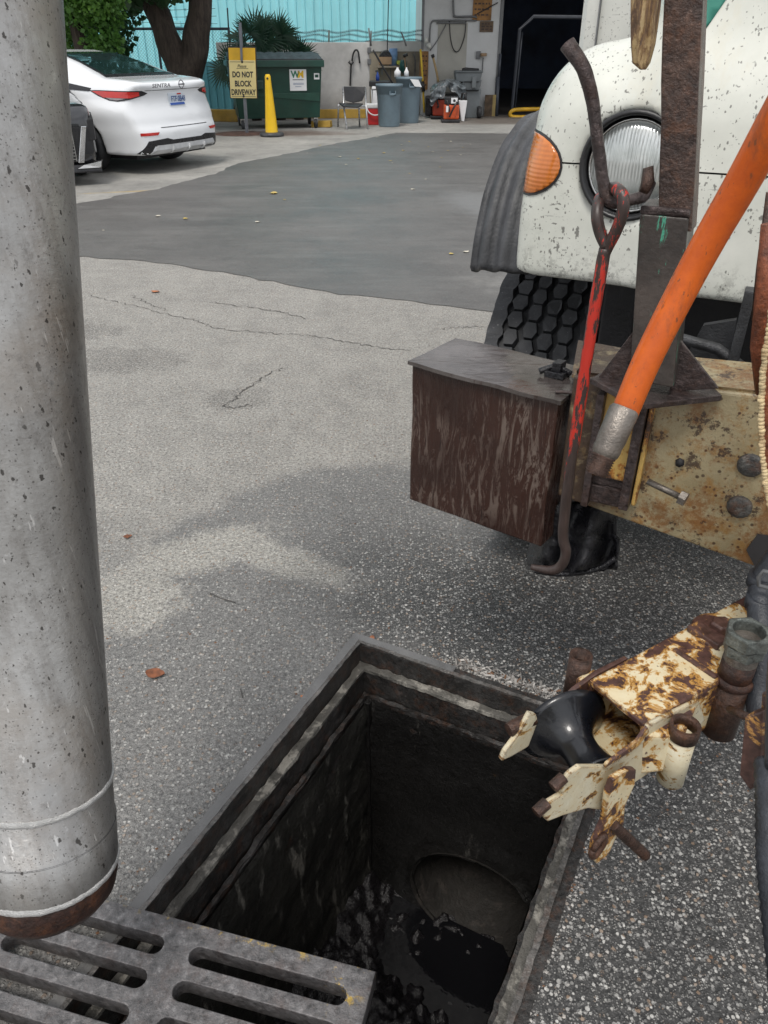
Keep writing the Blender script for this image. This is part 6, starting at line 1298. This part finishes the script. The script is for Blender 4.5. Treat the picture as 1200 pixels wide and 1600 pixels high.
# left side glass, belt trim
s1_ = [(.78, .985), (1.45, 1.01), (3.3, 1.0), (2.9, 1.25), (2.4, 1.37), (1.75, 1.33), (1.47, 1.17), (1.40, 1.10), (.75, 1.02)]
for sd2 in (1,):
    g2 = DC('side_window', cblk, car, s1_, (0, 1.3, 0), (1, 0, 0), (0, 0, 1), (0, -1, 0), off=.008, depth=.02, step=.1)
    DC('pane', glass, g2, [(1.52, 1.03), (3.15, 1.02), (2.85, 1.22), (2.4, 1.335), (1.8, 1.30), (1.54, 1.16)], (0, 1.3, 0), (1, 0, 0), (0, 0, 1), (0, -1, 0), off=.014, depth=.01, step=.1)
# tail lamps
for s in (1, -1):
    L = [(.50, .905), (.44, .93), (.52, .96), (1.03, .97), (1.12, .965), (1.03, .90), (.93, .855), (.84, .845), (.68, .868)]
    dd_ = (.80, -.60*s, 0); us_ = (-.0+.60, .8*s, 0)
    # lamp plane runs round the corner
    def cv(P, k=1): return [((a_-.78)*1.0, z_+0.0) for a_, z_ in P]
    o_ = (-.55+.30, .85*s+.35*s, .03)
    t_ = DC('tail_lamp', cblk, car, cv(L), o_, us_, (0, 0, 1), dd_, off=.008, depth=.03, step=.04)
    R1 = [(.56, .905), (.56, .948), (1.02, .960), (1.095, .957), (.985, .888), (.68, .882)]
    DC('red_lens', lred, t_, cv(R1), o_, us_, (0, 0, 1), dd_, off=.016, depth=.01, step=.04)
    R2 = [(.74, .878), (.96, .888), (.92, .866), (.85, .858)]
    DC('clear_lens', lclr, t_, cv(R2), o_, us_, (0, 0, 1), dd_, off=.016, depth=.01, step=.04)
# boot lid lines, emblem, name, plate
RV = dict(o=(-.6, 0, 0), us=(0, 1, 0), ut=(0, 0, 1), d=(1, 0, 0))
DC('shut_line', cblk, car, [(-.50, .555), (.46, .555), (.46, .563), (-.50, .563)], **RV, off=.003, depth=.01, step=.05)
DC('lid_shadow_line', M['grey'], car, [(-.56, .985), (.56, .985), (.56, .993), (-.56, .993)], **RV, off=.003, depth=.004, step=.05)
pl_ = DC('licence_plate', plain('plate_white', (.62, .68, .74), .4, 0, .03), car, [(-.155, .80), (.155, .80), (.155, .945), (-.155, .945)], **RV, off=.012, depth=.01, step=.05)
DC('blue_band', plain('plate_blue', (.03, .10, .42), .4), pl_, [(-.145, .805), (.145, .805), (.145, .832), (-.145, .832)], **RV, off=.016, depth=.004, step=.05)
DC('red_corner', lred, pl_, [(-.10, .925), (-.02, .925), (-.02, .942), (-.10, .942)], **RV, off=.016, depth=.004, step=.05)
rf = lambda x, y, z: cfm(-.001-.004+y+.10*max(0, z-.9)*0+.045, -x, z)
text('plate_number', 'FTF 0B48', plain('plate_ink', (.05, .10, .25), .5), pl_, lambda x, y, z: cfm(.035+y, -x, z), .095, 0, .875, sx=.78, bold=.002)
rz = 1.035
text('name_badge', 'SENTRA', plain('badge_chrome', (.18, .18, .19), .3, .8), car, lambda x, y, z: cfm(-.055+y+.05*abs(x)**2, -x, z), .062, -.40, 1.045, sx=1.5, shear=.2, bold=.001)
b = MB(); ce = cfm(-.045, 0, 1.05); rr_ = [ce+(cfm(0, 1, 0)-cfm(0, 0, 0))*(.047*math.cos(t))+UP*(.047*math.sin(t)) for t in [2*math.pi*i/20 for i in range(21)]]; b.tube(rr_, .006, 6); b.tube([cfm(-.048, .06, 1.05), cfm(-.048, -.06, 1.05)], .009, 6); b.build('emblem', plain('emblem_chrome', (.25, .25, .27), .25, .8), car)
for s in (1, -1):
    DC('reflector', lred, car, [(s*.55, .475), (s*.78, .475), (s*.78, .51), (s*.52, .51)][::s], **RV, off=.006, depth=.01, step=.05)
DC('bumper_trim', cblk, car, [(-.80, .26), (-.70, .24), (-.62, .345), (.62, .345), (.70, .24), (.80, .26), (.70, .41), (.40, .43), (.30, .405), (-.30, .405), (-.40, .43), (-.70, .41)], **RV, off=.006, depth=.01, step=.06)
DC('diffuser', plain('silver_trim', (.50, .51, .52), .35), car, [(-.66, .24), (.66, .24), (.585, .352), (-.585, .352)], **RV, off=.016, depth=.012, step=.06)
for y_ in (-.33, 0, .33): DC('fin', plain('silver_fin', (.62, .63, .64), .35), car, [(y_-.012, .24), (y_+.02, .24), (y_+.012, .33), (y_-.005, .33)], **RV, off=.035, depth=.02, step=.06)
for x_ in (1.02, 3.72):
    for y_ in (.80, -.80):
        sy = 1 if y_ > 0 else -1
        b = MB(cfm); b.lathe([(.20, .10*sy), (.29, .115*sy), (.322, .09*sy), (.33, .07*sy), (.33, -.09*sy), (.30, -.11*sy), (.2, -.1*sy)], (x_, y_, .33), (0, 1, 0), 40); wh = b.build('wheel', M['tyre'], car)
        b = MB(cfm); b.lathe([(.215, .09*sy), (.20, .10*sy), (.19, .03*sy), (0, .02*sy)], (x_, y_, .33), (0, 1, 0), 36)
        for k in range(5):
            a = 2*math.pi*k/5; c0_ = Vector((x_, y_+.085*sy, .33)); r0_ = Vector((math.cos(a), 0, math.sin(a))); t0_ = Vector((-math.sin(a), 0, math.cos(a)))
            b.prism([c0_+r0_*.02-t0_*.03, c0_+r0_*.2-t0_*.035, c0_+r0_*.2+t0_*.02, c0_+r0_*.02+t0_*.02], [c0_+r0_*.02-t0_*.03-Vector((0, .03*sy, 0)), c0_+r0_*.2-t0_*.035-Vector((0, .03*sy, 0)), c0_+r0_*.2+t0_*.02-Vector((0, .03*sy, 0)), c0_+r0_*.02+t0_*.02-Vector((0, .03*sy, 0))])
        b.build('rim', M['chrome'], wh)
b = MB(cfm); b.box(.25, 4.4, -.72, .72, .18, .42); b.build('underbody', M['void'], car)

# ---------------------------------------------------------------- black car, only its nose corner shows past the tube
KO = onz(163, 287); ka = math.radians(-62); _kf = frame(KO, ka); kf = lambda x, y, z: _kf(x, -y, z)   # nose corner, x forward
bc = thing('black_car', 'black car with mesh grille and chrome strips, its nose just showing past the aluminium tube', 'car', kf(-1, .9, 0))
def sd_bc(x, y, z):
    top = np.interp(-x, [0, .15, .9, 1.4, 2.1, 3.2], [.78, .88, .98, 1.03, 1.42, 1.44]); d = rbox(x, y, z, (-2.25, .92, .8), (2.3, .92, .62), .18)
    d = smax(d, (z-top)*.9, .08); return d
sdfpart('body', plain('black_car_paint', (.012, .013, .016), .12, 0, .1, 2, 0, .8), bc, sd_bc, (-4.7, -.1, .15), (.2, 1.95, 1.55), .05, kf)
b = MB(kf)
for i in range(14): z_ = .30+i*.036; b.box(.035, .07, .28, 1.5, z_, z_+.010)
for i in range(22): y_ = .28+i*.055; b.box(.04, .065, y_, y_+.010, .28, .80)
b.build('grille', M['chrome'], bc); b = MB(kf); b.box(.0, .045, .26, 1.52, .27, .82); b.build('grille_back', blk, bc, .01)
b = MB(kf); b.prism([(.06, .20, .26), (.06, .27, .26), (.02, .27, .26), (.02, .20, .26)], [(.05, .10, .66), (.05, .16, .66), (.01, .16, .66), (.01, .10, .66)]); b.build('chrome_strip', plain('mirror_chrome', (.75, .76, .78), .08, 1), bc, .005)
b = MB(kf); b.prism([(.03, .02, .50), (.03, .14, .50), (-.12, .14, .50), (-.12, -.02, .50)], [(.0, -.0, .74), (.02, .16, .70), (-.18, .14, .78), (-.22, -.02, .80)]); b.build('headlight', M['void'], bc, .01)
b = MB(kf); b.prism([(.09, .0, .15), (.09, 1.8, .15), (-.3, 1.8, .15), (-.34, -.03, .15)], [(.06, .02, .24), (.06, 1.8, .24), (-.3, 1.8, .24), (-.32, -.0, .26)]); b.build('lower_lip', cblk, bc, .02)
b = MB(kf); b.prism([(.095, .02, .20), (.095, .30, .20), (.06, .30, .20), (.05, .0, .20)], [(.09, .0, .27), (.07, .20, .24), (.05, .20, .24), (.0, -.03, .28)]); b.build('chrome_strip', M['chrome'], bc, .004)
for y_ in (.12, 1.7): b = MB(kf); b.lathe([(0, -.1), (.30, -.1), (.33, 0), (.30, .1), (0, .1)], (-.95, y_, .33), (0, 1, 0), 28); b.build('wheel', M['tyre'], bc)
